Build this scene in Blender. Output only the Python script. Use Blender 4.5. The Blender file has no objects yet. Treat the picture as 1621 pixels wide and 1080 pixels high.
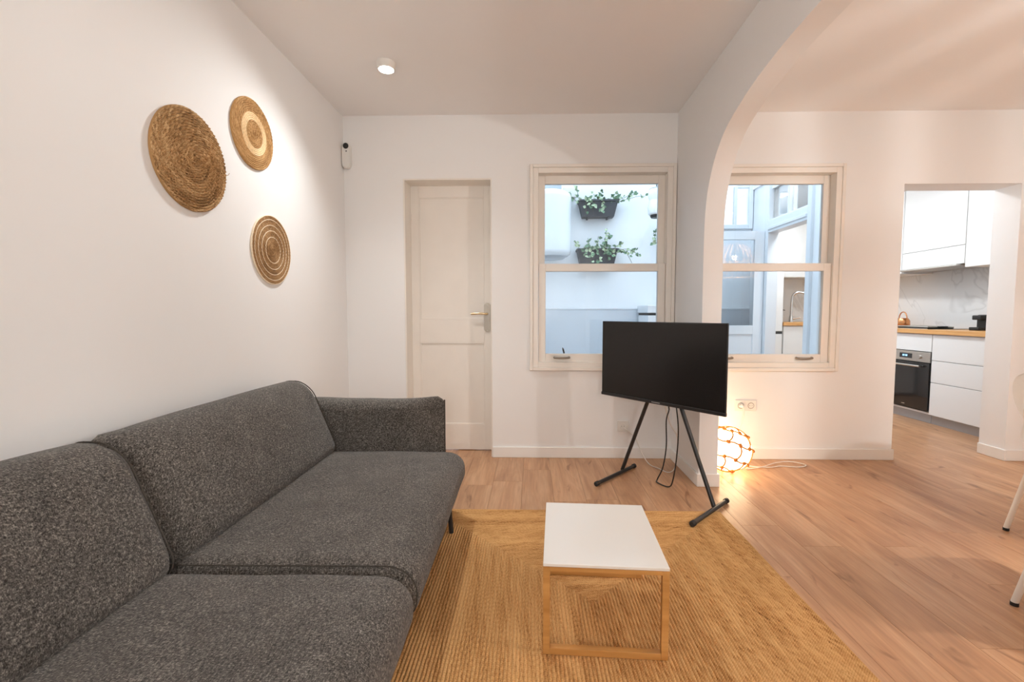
import bpy, bmesh, math, random
from mathutils import Vector, Matrix, noise

random.seed(7)
PI = math.pi
SC = bpy.context.scene
COL = SC.collection

# ------------------------------------------------------------------ camera
cam_d = bpy.data.cameras.new('camera')
cam = bpy.data.objects.new('camera', cam_d)
COL.objects.link(cam)
cam_d.sensor_fit = 'HORIZONTAL'
cam_d.sensor_width = 36
cam_d.lens = 720 / 1621 * 36
cam_d.shift_x = -15.5 / 1621
cam_d.clip_start = 0.05
cam.location = (0, 0, 1.11)
cam.rotation_euler = (math.radians(90 - 3.5), 0, math.radians(1.25))
SC.camera = cam

# ------------------------------------------------------------------ world, exposure
W = bpy.data.worlds.new('world')
SC.world = W
W.use_nodes = True
W.node_tree.nodes['Background'].inputs[0].default_value = (0.67, 0.83, 1.0, 1)
W.node_tree.nodes['Background'].inputs[1].default_value = 2.45
SC.view_settings.view_transform = 'Standard'
SC.view_settings.look = 'None'
SC.view_settings.gamma = 1
SC.view_settings.exposure = 0.33
SC.view_settings.use_curve_mapping = False
SC.cycles.use_denoising = True
SC.cycles.max_bounces = 8
SC.cycles.diffuse_bounces = 5
SC.cycles.glossy_bounces = 4
SC.cycles.transparent_max_bounces = 12
SC.cycles.sample_clamp_indirect = 6
SC.cycles.caustics_reflective = False
SC.cycles.caustics_refractive = False

SPOT_W = 70
SPOT_C = (0.985, 1.0, 0.995)
PENDANT_W = 80
PENDANT_C = (1.0, 1.0, 0.98)
FILL_LAMP_W = 42
KITCHEN_W = 14
KITCHEN_C = (0.88, 0.95, 1.0)
GLOBE_E = 7.5

# ------------------------------------------------------------------ materials
def lin(r, g, b):
    f = lambda c: (c / 255 / 12.92) if c / 255 <= 0.04045 else ((c / 255 + 0.055) / 1.055) ** 2.4
    return (f(r), f(g), f(b), 1)

MATS = {}
def newmat(name):
    m = bpy.data.materials.new(name)
    m.use_nodes = True
    MATS[name] = m
    return m, m.node_tree.nodes, m.node_tree.links, m.node_tree.nodes['Principled BSDF']

def simple(name, col, rough=0.5, metal=0.0, var=0.0, vscale=8, bump=0.0, bscale=60, spec=0.5, coat=0.0):
    m, N, L, P = newmat(name)
    P.inputs['Base Color'].default_value = col
    P.inputs['Roughness'].default_value = rough
    P.inputs['Metallic'].default_value = metal
    P.inputs['Specular IOR Level'].default_value = spec
    P.inputs['Coat Weight'].default_value = coat
    tc = N.new('ShaderNodeTexCoord')
    if var:
        n = N.new('ShaderNodeTexNoise'); n.inputs['Scale'].default_value = vscale; n.inputs['Detail'].default_value = 4
        L.new(tc.outputs['Object'], n.inputs['Vector'])
        r = N.new('ShaderNodeValToRGB')
        r.color_ramp.elements[0].position = 0.3; r.color_ramp.elements[1].position = 0.7
        r.color_ramp.elements[0].color = tuple(c * (1 - var) for c in col[:3]) + (1,)
        r.color_ramp.elements[1].color = tuple(min(1, c * (1 + var)) for c in col[:3]) + (1,)
        L.new(n.outputs['Fac'], r.inputs['Fac']); L.new(r.outputs['Color'], P.inputs['Base Color'])
    if bump:
        n2 = N.new('ShaderNodeTexNoise'); n2.inputs['Scale'].default_value = bscale; n2.inputs['Detail'].default_value = 3
        L.new(tc.outputs['Object'], n2.inputs['Vector'])
        b = N.new('ShaderNodeBump'); b.inputs['Strength'].default_value = bump; b.inputs['Distance'].default_value = 0.002
        L.new(n2.outputs['Fac'], b.inputs['Height']); L.new(b.outputs['Normal'], P.inputs['Normal'])
    return m

def emit(name, col, strength):
    m, N, L, P = newmat(name)
    P.inputs['Base Color'].default_value = col
    P.inputs['Emission Color'].default_value = col
    P.inputs['Emission Strength'].default_value = strength
    return m

def glass(name, tint, refl=1.0):
    m, N, L, P = newmat(name)
    N.remove(P)
    out = N['Material Output']
    t = N.new('ShaderNodeBsdfTransparent'); t.inputs[0].default_value = tint
    g = N.new('ShaderNodeBsdfGlossy'); g.inputs['Roughness'].default_value = 0.01
    fr = N.new('ShaderNodeFresnel'); fr.inputs[0].default_value = 1.45
    mu = N.new('ShaderNodeMath'); mu.operation = 'MULTIPLY'; mu.inputs[1].default_value = refl
    mx = N.new('ShaderNodeMixShader')
    L.new(fr.outputs[0], mu.inputs[0]); L.new(mu.outputs[0], mx.inputs[0])
    L.new(t.outputs[0], mx.inputs[1]); L.new(g.outputs[0], mx.inputs[2]); L.new(mx.outputs[0], out.inputs[0])
    return m

simple('wall_paint', (0.89, 0.88, 0.868, 1), 0.75, var=0.008, vscale=1.3, bump=0.05, bscale=220, spec=0.3)
simple('ceiling_paint', (0.945, 0.925, 0.91, 1), 0.85, var=0.01, vscale=1.5, spec=0.2)
simple('trim_paint', (0.89, 0.865, 0.83, 1), 0.38, var=0.01, vscale=5, spec=0.4)
simple('window_paint', (0.88, 0.83, 0.765, 1), 0.38, var=0.015, vscale=6, bump=0.05, bscale=60)
simple('patio_paint', (0.90, 0.915, 0.93, 1), 0.7, var=0.015, vscale=2, bump=0.1, bscale=40)
simple('patio_tile', (0.66, 0.69, 0.73, 1), 0.3, var=0.03, vscale=3)
simple('patio_frame', (0.80, 0.82, 0.84, 1), 0.35, var=0.01, vscale=4)
simple('concrete', (0.64, 0.64, 0.64, 1), 0.8, var=0.1, vscale=6)
simple('black_metal', (0.018, 0.018, 0.019, 1), 0.38, var=0.1, vscale=30)
simple('black_plastic', (0.012, 0.012, 0.012, 1), 0.45, var=0.1, vscale=30)
simple('rubber', (0.015, 0.015, 0.015, 1), 0.7, var=0.1, vscale=30)
simple('dark_screen', (0.012, 0.0105, 0.010, 1), 0.22, var=0.05, vscale=2, spec=0.42)
simple('oven_glass', (0.012, 0.012, 0.013, 1), 0.06, var=0.05, vscale=4, spec=0.6)
simple('steel', (0.56, 0.54, 0.51, 1), 0.32, 1.0, var=0.03, vscale=40)
simple('chrome', (0.72, 0.72, 0.72, 1), 0.12, 1.0, var=0.02, vscale=20)
simple('nickel', (0.33, 0.29, 0.245, 1), 0.36, 1.0, var=0.04, vscale=30)
simple('brass', (0.83, 0.66, 0.40, 1), 0.2, 1.0, var=0.02, vscale=20)
simple('copper', (0.62, 0.28, 0.12, 1), 0.25, 1.0, var=0.05, vscale=20)
simple('white_lacquer', (0.84, 0.80, 0.745, 1), 0.2, var=0.008, vscale=3)
simple('cabinet_white', (0.84, 0.84, 0.83, 1), 0.3, var=0.006, vscale=3)
simple('kick_grey', (0.40, 0.40, 0.41, 1), 0.35, 0.3, var=0.02, vscale=8)
simple('gap_dark', (0.03, 0.03, 0.03, 1), 0.8, var=0.05, vscale=9)
simple('white_plastic', (0.84, 0.82, 0.78, 1), 0.3, var=0.01, vscale=9)
simple('chair_white', (0.82, 0.78, 0.73, 1), 0.35, var=0.01, vscale=6)
simple('socket_grey', (0.30, 0.29, 0.27, 1), 0.4, var=0.05, vscale=20)
simple('cable_white', (0.80, 0.76, 0.70, 1), 0.45, var=0.01, vscale=20)
simple('cable_grey', (0.34, 0.31, 0.28, 1), 0.45, var=0.02, vscale=20)
simple('rope', lin(196, 120, 48), 0.85, var=0.25, vscale=70, bump=0.6, bscale=260)
simple('cream_braid', lin(236, 205, 158), 0.8, var=0.12, vscale=90, bump=0.5, bscale=300)
simple('white_cord', lin(246, 228, 200), 0.75, var=0.06, vscale=120, bump=0.4, bscale=320)
simple('planter', (0.055, 0.058, 0.066, 1), 0.5, var=0.1, vscale=12)
simple('soil', (0.03, 0.02, 0.015, 1), 0.95, var=0.2, vscale=40)
simple('leaf', lin(108, 138, 108), 0.5, var=0.45, vscale=22)
simple('leaf_pale', lin(190, 205, 170), 0.5, var=0.3, vscale=25)
simple('stem', lin(90, 84, 58), 0.7, var=0.15, vscale=30)
simple('heater_white', (0.86, 0.88, 0.90, 1), 0.2, var=0.008, vscale=3)
simple('duct_grey', (0.50, 0.53, 0.56, 1), 0.4, 0.2, var=0.03, vscale=8)
simple('sink_dispenser', (0.82, 0.81, 0.79, 1), 0.25, var=0.01, vscale=10)
simple('opal_glass', (0.93, 0.93, 0.92, 1), 0.2, var=0.005, vscale=5)
simple('rattan', lin(190, 140, 80), 0.7, var=0.15, vscale=40)
simple('logo_grey', (0.35, 0.35, 0.35, 1), 0.4, var=0.02, vscale=30)
simple('led_digits', (0.3, 0.6, 0.9, 1), 0.4)
MATS['led_digits'].node_tree.nodes['Principled BSDF'].inputs['Emission Color'].default_value = (0.25, 0.6, 1, 1)
MATS['led_digits'].node_tree.nodes['Principled BSDF'].inputs['Emission Strength'].default_value = 2.0
emit('lamp_lens', (1.0, 0.95, 0.88, 1), 16)
emit('fill_bulb', (1.0, 0.95, 0.88, 1), 2.2)
emit('panel_lens', (1.0, 0.98, 0.96, 1), 6)
emit('globe_glow', (1.0, 0.80, 0.52, 1), GLOBE_E)
emit('bulb_glow', (1.0, 0.75, 0.45, 1), 10)
glass('pane_glass', (0.97, 0.985, 0.99, 1), 0.8)

def wood_floor():
    m, N, L, P = newmat('oak_laminate')
    tc = N.new('ShaderNodeTexCoord'); oi = N.new('ShaderNodeObjectInfo')
    off = N.new('ShaderNodeVectorMath'); off.operation = 'ADD'
    sc_ = N.new('ShaderNodeVectorMath'); sc_.operation = 'SCALE'; sc_.inputs[0].default_value = (31, 17, 5)
    L.new(oi.outputs['Random'], sc_.inputs['Scale'])
    geo = N.new('ShaderNodeNewGeometry')
    L.new(geo.outputs['Position'], off.inputs[0]); L.new(sc_.outputs[0], off.inputs[1])
    mp = N.new('ShaderNodeMapping'); mp.inputs['Scale'].default_value = (9, 1.1, 1)
    L.new(off.outputs[0], mp.inputs['Vector'])
    n1 = N.new('ShaderNodeTexNoise'); n1.inputs['Scale'].default_value = 1.0; n1.inputs['Detail'].default_value = 8; n1.inputs['Roughness'].default_value = 0.6; n1.inputs['Distortion'].default_value = 1.2
    L.new(mp.outputs[0], n1.inputs['Vector'])
    mp2 = N.new('ShaderNodeMapping'); mp2.inputs['Scale'].default_value = (90, 5, 1)
    L.new(off.outputs[0], mp2.inputs['Vector'])
    n2 = N.new('ShaderNodeTexNoise'); n2.inputs['Scale'].default_value = 1.0; n2.inputs['Detail'].default_value = 5
    L.new(mp2.outputs[0], n2.inputs['Vector'])
    # small dark knots, stretched along the grain
    mp3 = N.new('ShaderNodeMapping'); mp3.inputs['Scale'].default_value = (5, 1.5, 1)
    L.new(off.outputs[0], mp3.inputs['Vector'])
    n3 = N.new('ShaderNodeTexNoise'); n3.inputs['Scale'].default_value = 1.3; n3.inputs['Detail'].default_value = 3; n3.inputs['Distortion'].default_value = 2.5
    L.new(mp3.outputs[0], n3.inputs['Vector'])
    r = N.new('ShaderNodeValToRGB')
    e = r.color_ramp.elements
    e[0].position = 0.25; e[0].color = lin(166, 121, 88)
    e[1].position = 0.75; e[1].color = lin(210, 169, 133)
    c = e.new(0.5); c.color = lin(192, 147, 110)
    L.new(n1.outputs['Fac'], r.inputs['Fac'])
    r2 = N.new('ShaderNodeValToRGB'); r2.color_ramp.elements[0].position = 0.3; r2.color_ramp.elements[1].position = 0.7
    r2.color_ramp.elements[0].color = (0.86, 0.84, 0.82, 1); r2.color_ramp.elements[1].color = (1.06, 1.05, 1.04, 1)
    L.new(n2.outputs['Fac'], r2.inputs['Fac'])
    mx = N.new('ShaderNodeMix'); mx.data_type = 'RGBA'; mx.blend_type = 'MULTIPLY'; mx.inputs['Factor'].default_value = 1
    L.new(r.outputs['Color'], mx.inputs['A']); L.new(r2.outputs['Color'], mx.inputs['B'])
    r3 = N.new('ShaderNodeValToRGB'); r3.color_ramp.elements[0].position = 0.26; r3.color_ramp.elements[1].position = 0.36
    r3.color_ramp.elements[0].color = (0.62, 0.55, 0.5, 1); r3.color_ramp.elements[1].color = (1, 1, 1, 1)
    L.new(n3.outputs['Fac'], r3.inputs['Fac'])
    mx2 = N.new('ShaderNodeMix'); mx2.data_type = 'RGBA'; mx2.blend_type = 'MULTIPLY'; mx2.inputs['Factor'].default_value = 1
    L.new(mx.outputs['Result'], mx2.inputs['A']); L.new(r3.outputs['Color'], mx2.inputs['B'])
    hs = N.new('ShaderNodeHueSaturation')
    mr = N.new('ShaderNodeMapRange'); mr.inputs['To Min'].default_value = 0.965; mr.inputs['To Max'].default_value = 1.035
    L.new(oi.outputs['Random'], mr.inputs['Value']); L.new(mr.outputs[0], hs.inputs['Value'])
    L.new(mx2.outputs['Result'], hs.inputs['Color']); L.new(hs.outputs[0], P.inputs['Base Color'])
    P.inputs['Roughness'].default_value = 0.36
    P.inputs['Specular IOR Level'].default_value = 0.42
    b = N.new('ShaderNodeBump'); b.inputs['Strength'].default_value = 0.08; b.inputs['Distance'].default_value = 0.002
    L.new(n2.outputs['Fac'], b.inputs['Height']); L.new(b.outputs['Normal'], P.inputs['Normal'])
wood_floor()

def wood(name, c0, c1, scale=(3, 40, 40), rough=0.4):
    m, N, L, P = newmat(name)
    tc = N.new('ShaderNodeTexCoord'); mp = N.new('ShaderNodeMapping'); mp.inputs['Scale'].default_value = scale
    L.new(tc.outputs['Object'], mp.inputs['Vector'])
    n = N.new('ShaderNodeTexNoise'); n.inputs['Scale'].default_value = 1; n.inputs['Detail'].default_value = 5
    L.new(mp.outputs[0], n.inputs['Vector'])
    r = N.new('ShaderNodeValToRGB'); r.color_ramp.elements[0].position = 0.3; r.color_ramp.elements[1].position = 0.7
    r.color_ramp.elements[0].color = c0; r.color_ramp.elements[1].color = c1
    L.new(n.outputs['Fac'], r.inputs['Fac']); L.new(r.outputs['Color'], P.inputs['Base Color'])
    P.inputs['Roughness'].default_value = rough
wood('bamboo', lin(176, 122, 62), lin(206, 152, 88))
wood('worktop_oak', lin(206, 146, 84), lin(228, 178, 116), (40, 3, 40))

def fabric():
    m, N, L, P = newmat('grey_melange')
    tc = N.new('ShaderNodeTexCoord')
    def nz(scale, sc, det=2):
        mp = N.new('ShaderNodeMapping'); mp.inputs['Scale'].default_value = sc
        L.new(tc.outputs['Object'], mp.inputs['Vector'])
        n = N.new('ShaderNodeTexNoise'); n.inputs['Scale'].default_value = scale; n.inputs['Detail'].default_value = det; n.inputs['Roughness'].default_value = 0.7
        L.new(mp.outputs[0], n.inputs['Vector']); return n
    a = nz(120, (1, 3.2, 2.2)); b_ = nz(120, (3.2, 1, 1.0)); c = nz(9, (1, 1, 1), 4)
    ad = N.new('ShaderNodeMath'); ad.operation = 'ADD'; L.new(a.outputs['Fac'], ad.inputs[0]); L.new(b_.outputs['Fac'], ad.inputs[1])
    ad2 = N.new('ShaderNodeMath'); ad2.operation = 'MULTIPLY_ADD'; ad2.inputs[1].default_value = 0.22; L.new(c.outputs['Fac'], ad2.inputs[0]); L.new(ad.outputs[0], ad2.inputs[2])
    r = N.new('ShaderNodeValToRGB'); e = r.color_ramp.elements
    e[0].position = 0.40; e[0].color = lin(44, 41, 38)
    e[1].position = 0.70; e[1].color = lin(170, 163, 154)
    x = e.new(0.54); x.color = lin(97, 92, 87)
    mr = N.new('ShaderNodeMapRange'); mr.inputs['From Min'].default_value = 0.1; mr.inputs['From Max'].default_value = 2.1
    L.new(ad2.outputs[0], mr.inputs['Value']); L.new(mr.outputs[0], r.inputs['Fac'])
    L.new(r.outputs['Color'], P.inputs['Base Color'])
    P.inputs['Roughness'].default_value = 0.95; P.inputs['Specular IOR Level'].default_value = 0.15
    P.inputs['Sheen Weight'].default_value = 0.15
    bp = N.new('ShaderNodeBump'); bp.inputs['Strength'].default_value = 0.5; bp.inputs['Distance'].default_value = 0.003
    L.new(ad.outputs[0], bp.inputs['Height']); L.new(bp.outputs['Normal'], P.inputs['Normal'])
fabric()
simple('seam_dark', lin(74, 69, 64), 0.95, var=0.25, vscale=120, spec=0.1)

def jute():
    m, N, L, P = newmat('jute_braid')
    uv = N.new('ShaderNodeUVMap'); uv.uv_map = 'braid'
    sep = N.new('ShaderNodeSeparateXYZ'); L.new(uv.outputs[0], sep.inputs[0])
    # braid strands: u metres along, v ring number
    fl = N.new('ShaderNodeMath'); fl.operation = 'FLOOR'; L.new(sep.outputs['Y'], fl.inputs[0])
    cmb = N.new('ShaderNodeCombineXYZ'); L.new(sep.outputs['X'], cmb.inputs['X']); L.new(fl.outputs[0], cmb.inputs['Y'])
    mp = N.new('ShaderNodeMapping'); mp.inputs['Scale'].default_value = (55, 7.3, 1); L.new(cmb.outputs[0], mp.inputs['Vector'])
    n1 = N.new('ShaderNodeTexNoise'); n1.inputs['Scale'].default_value = 1; n1.inputs['Detail'].default_value = 3; L.new(mp.outputs[0], n1.inputs['Vector'])
    mp2 = N.new('ShaderNodeMapping'); mp2.inputs['Scale'].default_value = (2.2, 0.23, 1); L.new(cmb.outputs[0], mp2.inputs['Vector'])
    n2 = N.new('ShaderNodeTexNoise'); n2.inputs['Scale'].default_value = 1; n2.inputs['Detail'].default_value = 3; L.new(mp2.outputs[0], n2.inputs['Vector'])
    wv = N.new('ShaderNodeMapping'); wv.inputs['Scale'].default_value = (70, 1.0, 1); L.new(uv.outputs[0], wv.inputs['Vector'])
    wt = N.new('ShaderNodeTexWave'); wt.wave_type = 'BANDS'; wt.bands_direction = 'DIAGONAL'; wt.inputs['Scale'].default_value = 1.0; wt.inputs['Distortion'].default_value = 1.5
    L.new(wv.outputs[0], wt.inputs['Vector'])
    ad = N.new('ShaderNodeMath'); ad.operation = 'MULTIPLY_ADD'; ad.inputs[1].default_value = 0.6
    L.new(n2.outputs['Fac'], ad.inputs[0]); L.new(n1.outputs['Fac'], ad.inputs[2])
    ad2 = N.new('ShaderNodeMath'); ad2.operation = 'MULTIPLY_ADD'; ad2.inputs[1].default_value = 0.14
    L.new(wt.outputs['Fac'], ad2.inputs[0]); L.new(ad.outputs[0], ad2.inputs[2])
    r = N.new('ShaderNodeValToRGB'); e = r.color_ramp.elements
    e[0].position = 0.55; e[0].color = lin(118, 78, 42)
    e[1].position = 1.05 if False else 1.0; e[1].color = lin(218, 172, 116)
    x = e.new(0.72); x.color = lin(184, 134, 80)
    L.new(ad2.outputs[0], r.inputs['Fac']); L.new(r.outputs['Color'], P.inputs['Base Color'])
    P.inputs['Roughness'].default_value = 0.9; P.inputs['Specular IOR Level'].default_value = 0.15
    bp = N.new('ShaderNodeBump'); bp.inputs['Strength'].default_value = 0.7; bp.inputs['Distance'].default_value = 0.004
    L.new(ad2.outputs[0], bp.inputs['Height']); L.new(bp.outputs['Normal'], P.inputs['Normal'])
jute()

def seagrass(name, c0, c1, c2):
    m, N, L, P = newmat(name)
    uv = N.new('ShaderNodeUVMap'); uv.uv_map = 'braid'
    mp = N.new('ShaderNodeMapping'); mp.inputs['Scale'].default_value = (60, 2.7, 1); L.new(uv.outputs[0], mp.inputs['Vector'])
    n1 = N.new('ShaderNodeTexNoise'); n1.inputs['Scale'].default_value = 1; n1.inputs['Detail'].default_value = 3; L.new(mp.outputs[0], n1.inputs['Vector'])
    mp2 = N.new('ShaderNodeMapping'); mp2.inputs['Scale'].default_value = (3, 0.25, 1); L.new(uv.outputs[0], mp2.inputs['Vector'])
    n2 = N.new('ShaderNodeTexNoise'); n2.inputs['Scale'].default_value = 1; L.new(mp2.outputs[0], n2.inputs['Vector'])
    ad = N.new('ShaderNodeMath'); ad.operation = 'MULTIPLY_ADD'; ad.inputs[1].default_value = 0.5
    L.new(n2.outputs['Fac'], ad.inputs[0]); L.new(n1.outputs['Fac'], ad.inputs[2])
    r = N.new('ShaderNodeValToRGB'); e = r.color_ramp.elements
    e[0].position = 0.5; e[0].color = c0
    e[1].position = 1.0; e[1].color = c2
    x = e.new(0.74); x.color = c1
    L.new(ad.outputs[0], r.inputs['Fac']); L.new(r.outputs['Color'], P.inputs['Base Color'])
    P.inputs['Roughness'].default_value = 0.8; P.inputs['Specular IOR Level'].default_value = 0.2
    bp = N.new('ShaderNodeBump'); bp.inputs['Strength'].default_value = 0.9; bp.inputs['Distance'].default_value = 0.004
    L.new(n1.outputs['Fac'], bp.inputs['Height']); L.new(bp.outputs['Normal'], P.inputs['Normal'])
seagrass('seagrass_brown', lin(84, 60, 37), lin(178, 138, 92), lin(236, 202, 154))
seagrass('seagrass_orange', lin(130, 90, 50), lin(188, 145, 94), lin(222, 182, 128))
seagrass('seagrass_tan', lin(104, 76, 48), lin(172, 132, 90), lin(208, 170, 124))

def marble():
    m, N, L, P = newmat('marble_splash')
    tc = N.new('ShaderNodeTexCoord')
    n = N.new('ShaderNodeTexNoise'); n.inputs['Scale'].default_value = 0.9; n.inputs['Detail'].default_value = 4; n.inputs['Distortion'].default_value = 1.2
    L.new(tc.outputs['Object'], n.inputs['Vector'])
    r = N.new('ShaderNodeValToRGB'); e = r.color_ramp.elements
    e[0].position = 0.488; e[0].color = (0.78, 0.77, 0.76, 1)
    e[1].position = 0.512; e[1].color = (0.78, 0.77, 0.76, 1)
    x = e.new(0.5); x.color = (0.66, 0.65, 0.64, 1)
    L.new(n.outputs['Fac'], r.inputs['Fac']); L.new(r.outputs['Color'], P.inputs['Base Color'])
    P.inputs['Roughness'].default_value = 0.18
marble()

# ------------------------------------------------------------------ mesh helpers
def box(bm, x0, x1, y0, y1, z0, z1, bev=0.0, seg=2):
    v = [bm.verts.new(p) for p in ((x0, y0, z0), (x1, y0, z0), (x1, y1, z0), (x0, y1, z0), (x0, y0, z1), (x1, y0, z1), (x1, y1, z1), (x0, y1, z1))]
    fs = [bm.faces.new([v[i] for i in f]) for f in ((0, 3, 2, 1), (4, 5, 6, 7), (0, 1, 5, 4), (1, 2, 6, 5), (2, 3, 7, 6), (3, 0, 4, 7))]
    if bev:
        es = list({e for f in fs for e in f.edges})
        bmesh.ops.bevel(bm, geom=es, offset=bev, segments=seg, profile=0.5, affect='EDGES')
    return bm

def nb(*a, **k):
    return box(bmesh.new(), *a, **k)

def tube(bm, pts, r, seg=10, closed=False, caps=True):
    pts = [Vector(p) for p in pts]
    n = len(pts); rings = []; prev = None
    rr = r if isinstance(r, (list, tuple)) else [r] * n
    for i, p in enumerate(pts):
        a = pts[(i - 1) % n] if (closed or i > 0) else p
        b = pts[(i + 1) % n] if (closed or i < n - 1) else p
        t = (b - a).normalized()
        if prev is None:
            up = Vector((0, 0, 1)) if abs(t.z) < 0.9 else Vector((1, 0, 0))
            s = t.cross(up).normalized()
        else:
            s = (prev - t * prev.dot(t)).normalized()
        prev = s
        q = t.cross(s)
        rings.append([bm.verts.new(p + (s * math.cos(2 * PI * k / seg) + q * math.sin(2 * PI * k / seg)) * rr[i]) for k in range(seg)])
    for i in range(n if closed else n - 1):
        A = rings[i]; B = rings[(i + 1) % n]
        for k in range(seg):
            bm.faces.new((A[k], A[(k + 1) % seg], B[(k + 1) % seg], B[k]))
    if caps and not closed:
        bm.faces.new(list(reversed(rings[0]))); bm.faces.new(rings[-1])
    return bm

def lathe(bm, prof, seg=32, mat=None, cap=True):
    """prof: list of (r, z); mat: Matrix placing the local z axis"""
    mat = mat or Matrix.Identity(4)
    rings = []
    for r, z in prof:
        rings.append([bm.verts.new(mat @ Vector((r * math.cos(2 * PI * k / seg), r * math.sin(2 * PI * k / seg), z))) for k in range(seg)])
    for A, B in zip(rings, rings[1:]):
        for k in range(seg):
            bm.faces.new((A[k], A[(k + 1) % seg], B[(k + 1) % seg], B[k]))
    if cap:
        if prof[0][0] > 1e-5: bm.faces.new(list(reversed(rings[0])))
        if prof[-1][0] > 1e-5: bm.faces.new(rings[-1])
    bmesh.ops.remove_doubles(bm, verts=[v for R in rings for v in R], dist=1e-6)
    return bm

def ball(bm, c, r, u=12, v=8, sc=(1, 1, 1)):
    bmesh.ops.create_uvsphere(bm, u_segments=u, v_segments=v, radius=r, matrix=Matrix.Translation(c) @ Matrix.Diagonal((*sc, 1)))
    return bm

def rbox(h, r, cuts=20, deform=None):
    """soft box with half sizes h and corner radii r, centred on the origin"""
    bm = bmesh.new()
    bmesh.ops.create_cube(bm, size=2)
    bmesh.ops.subdivide_edges(bm, edges=bm.edges[:], cuts=cuts, use_grid_fill=True)
    for v in bm.verts:
        uvw = v.co.copy()
        p = Vector([math.copysign(1 - (1 - abs(uvw[i])) ** 1.0, uvw[i]) * h[i] for i in range(3)])
        q = Vector([max(-(h[i] - r[i]), min(h[i] - r[i], p[i])) for i in range(3)])
        d = Vector([(p[i] - q[i]) / r[i] for i in range(3)])
        if d.length > 1e-9: d.normalize()
        v.co = q + Vector([d[i] * r[i] for i in range(3)])
        if deform: v.co = deform(v.co.copy(), uvw)
    return bm

def catmull(pts, n=6, closed=False):
    pts = [Vector(p) for p in pts]; out = []; m = len(pts)
    for i in range(m if closed else m - 1):
        g = (lambda k: pts[k % m]) if closed else (lambda k: pts[max(0, min(m - 1, k))])
        p0, p1, p2, p3 = g(i - 1), g(i), g(i + 1), g(i + 2)
        for s in range(n):
            t = s / n
            out.append(0.5 * ((2 * p1) + (p2 - p0) * t + (2 * p0 - 5 * p1 + 4 * p2 - p3) * t * t + (3 * p1 - p0 - 3 * p2 + p3) * t ** 3))
    if not closed: out.append(pts[-1])
    return out

def obj(name, bm, mat, parent=None, smooth=True, local=False, fixn=True):
    """one mesh object; world coordinates unless local; children are kept relative to their parent"""
    if fixn: bmesh.ops.recalc_face_normals(bm, faces=bm.faces[:])
    me = bpy.data.meshes.new(name)
    if parent is None:
        xs = [v.co.x for v in bm.verts]; ys = [v.co.y for v in bm.verts]; zs = [v.co.z for v in bm.verts]
        o_ = Vector(((min(xs) + max(xs)) / 2, (min(ys) + max(ys)) / 2, min(zs)))
        for v in bm.verts: v.co -= o_
    elif not local:
        q = Vector(); p = parent
        while p is not None:
            q += p.location; p = p.parent
        for v in bm.verts: v.co -= q
    bm.to_mesh(me); bm.free()
    if smooth:
        for p in me.polygons: p.use_smooth = True
        me.set_sharp_from_angle(angle=math.radians(50))
    o = bpy.data.objects.new(name, me)
    COL.objects.link(o)
    if smooth and len(me.vertices) < 900:
        wn = o.modifiers.new('weighted_normals', 'WEIGHTED_NORMAL'); wn.keep_sharp = True; wn.weight = 90
    o.data.materials.append(MATS[mat])
    if parent is None: o.location = o_
    else: o.parent = parent
    return o

def tag(o, label, cat, group=None):
    o['label'] = label; o['category'] = cat
    if group: o['group'] = group
    return o

def struct(o, label=None):
    o['kind'] = 'structure'
    if label: o['label'] = label
    return o

def thing(name, label, cat, loc=(0, 0, 0), rz=0.0, group=None):
    o = bpy.data.objects.new(name, None)
    COL.objects.link(o)
    o.empty_display_size = 0.1
    o.location = loc; o.rotation_euler = (0, 0, rz)
    return tag(o, label, cat, group)

def sempty(name, loc, label):
    o = bpy.data.objects.new(name, None)
    COL.objects.link(o); o.location = loc
    return struct(o, label)

def light(name, kind, loc, power, color, parent=None, **k):
    d = bpy.data.lights.new(name, kind)
    d.energy = power; d.color = color
    for a, b in k.items(): setattr(d, a, b)
    o = bpy.data.objects.new(name, d); COL.objects.link(o)
    o.location = Vector(loc) - (parent.location if parent else Vector())
    if parent: o.parent = parent
    return o

def cellwall(xs, zs, y0, y1, holes, axis='y'):
    """solid wall between y0 and y1 cut by rectangular holes (x0,x1,z0,z1)"""
    xs = sorted(set(xs + [h[0] for h in holes] + [h[1] for h in holes]))
    zs = sorted(set(zs + [h[2] for h in holes] + [h[3] for h in holes]))
    def solid(i, j):
        if i < 0 or j < 0 or i >= len(xs) - 1 or j >= len(zs) - 1: return False
        cx = (xs[i] + xs[i + 1]) / 2; cz = (zs[j] + zs[j + 1]) / 2
        return not any(h[0] < cx < h[1] and h[2] < cz < h[3] for h in holes)
    bm = bmesh.new(); cache = {}
    def V(x, y, z):
        k = (x, y, z)
        if k not in cache: cache[k] = bm.verts.new((x, y, z) if axis == 'y' else (y, x, z))
        return cache[k]
    for i in range(len(xs) - 1):
        for j in range(len(zs) - 1):
            if not solid(i, j): continue
            a, b, c, d = xs[i], xs[i + 1], zs[j], zs[j + 1]
            bm.faces.new((V(a, y0, c), V(b, y0, c), V(b, y0, d), V(a, y0, d)))
            bm.faces.new((V(a, y1, c), V(a, y1, d), V(b, y1, d), V(b, y1, c)))
            if not solid(i - 1, j): bm.faces.new((V(a, y0, c), V(a, y0, d), V(a, y1, d), V(a, y1, c)))
            if not solid(i + 1, j): bm.faces.new((V(b, y0, c), V(b, y1, c), V(b, y1, d), V(b, y0, d)))
            if not solid(i, j - 1): bm.faces.new((V(a, y0, c), V(a, y1, c), V(b, y1, c), V(b, y0, c)))
            if not solid(i, j + 1): bm.faces.new((V(a, y0, d), V(b, y0, d), V(b, y1, d), V(a, y1, d)))
    return bm

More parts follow.
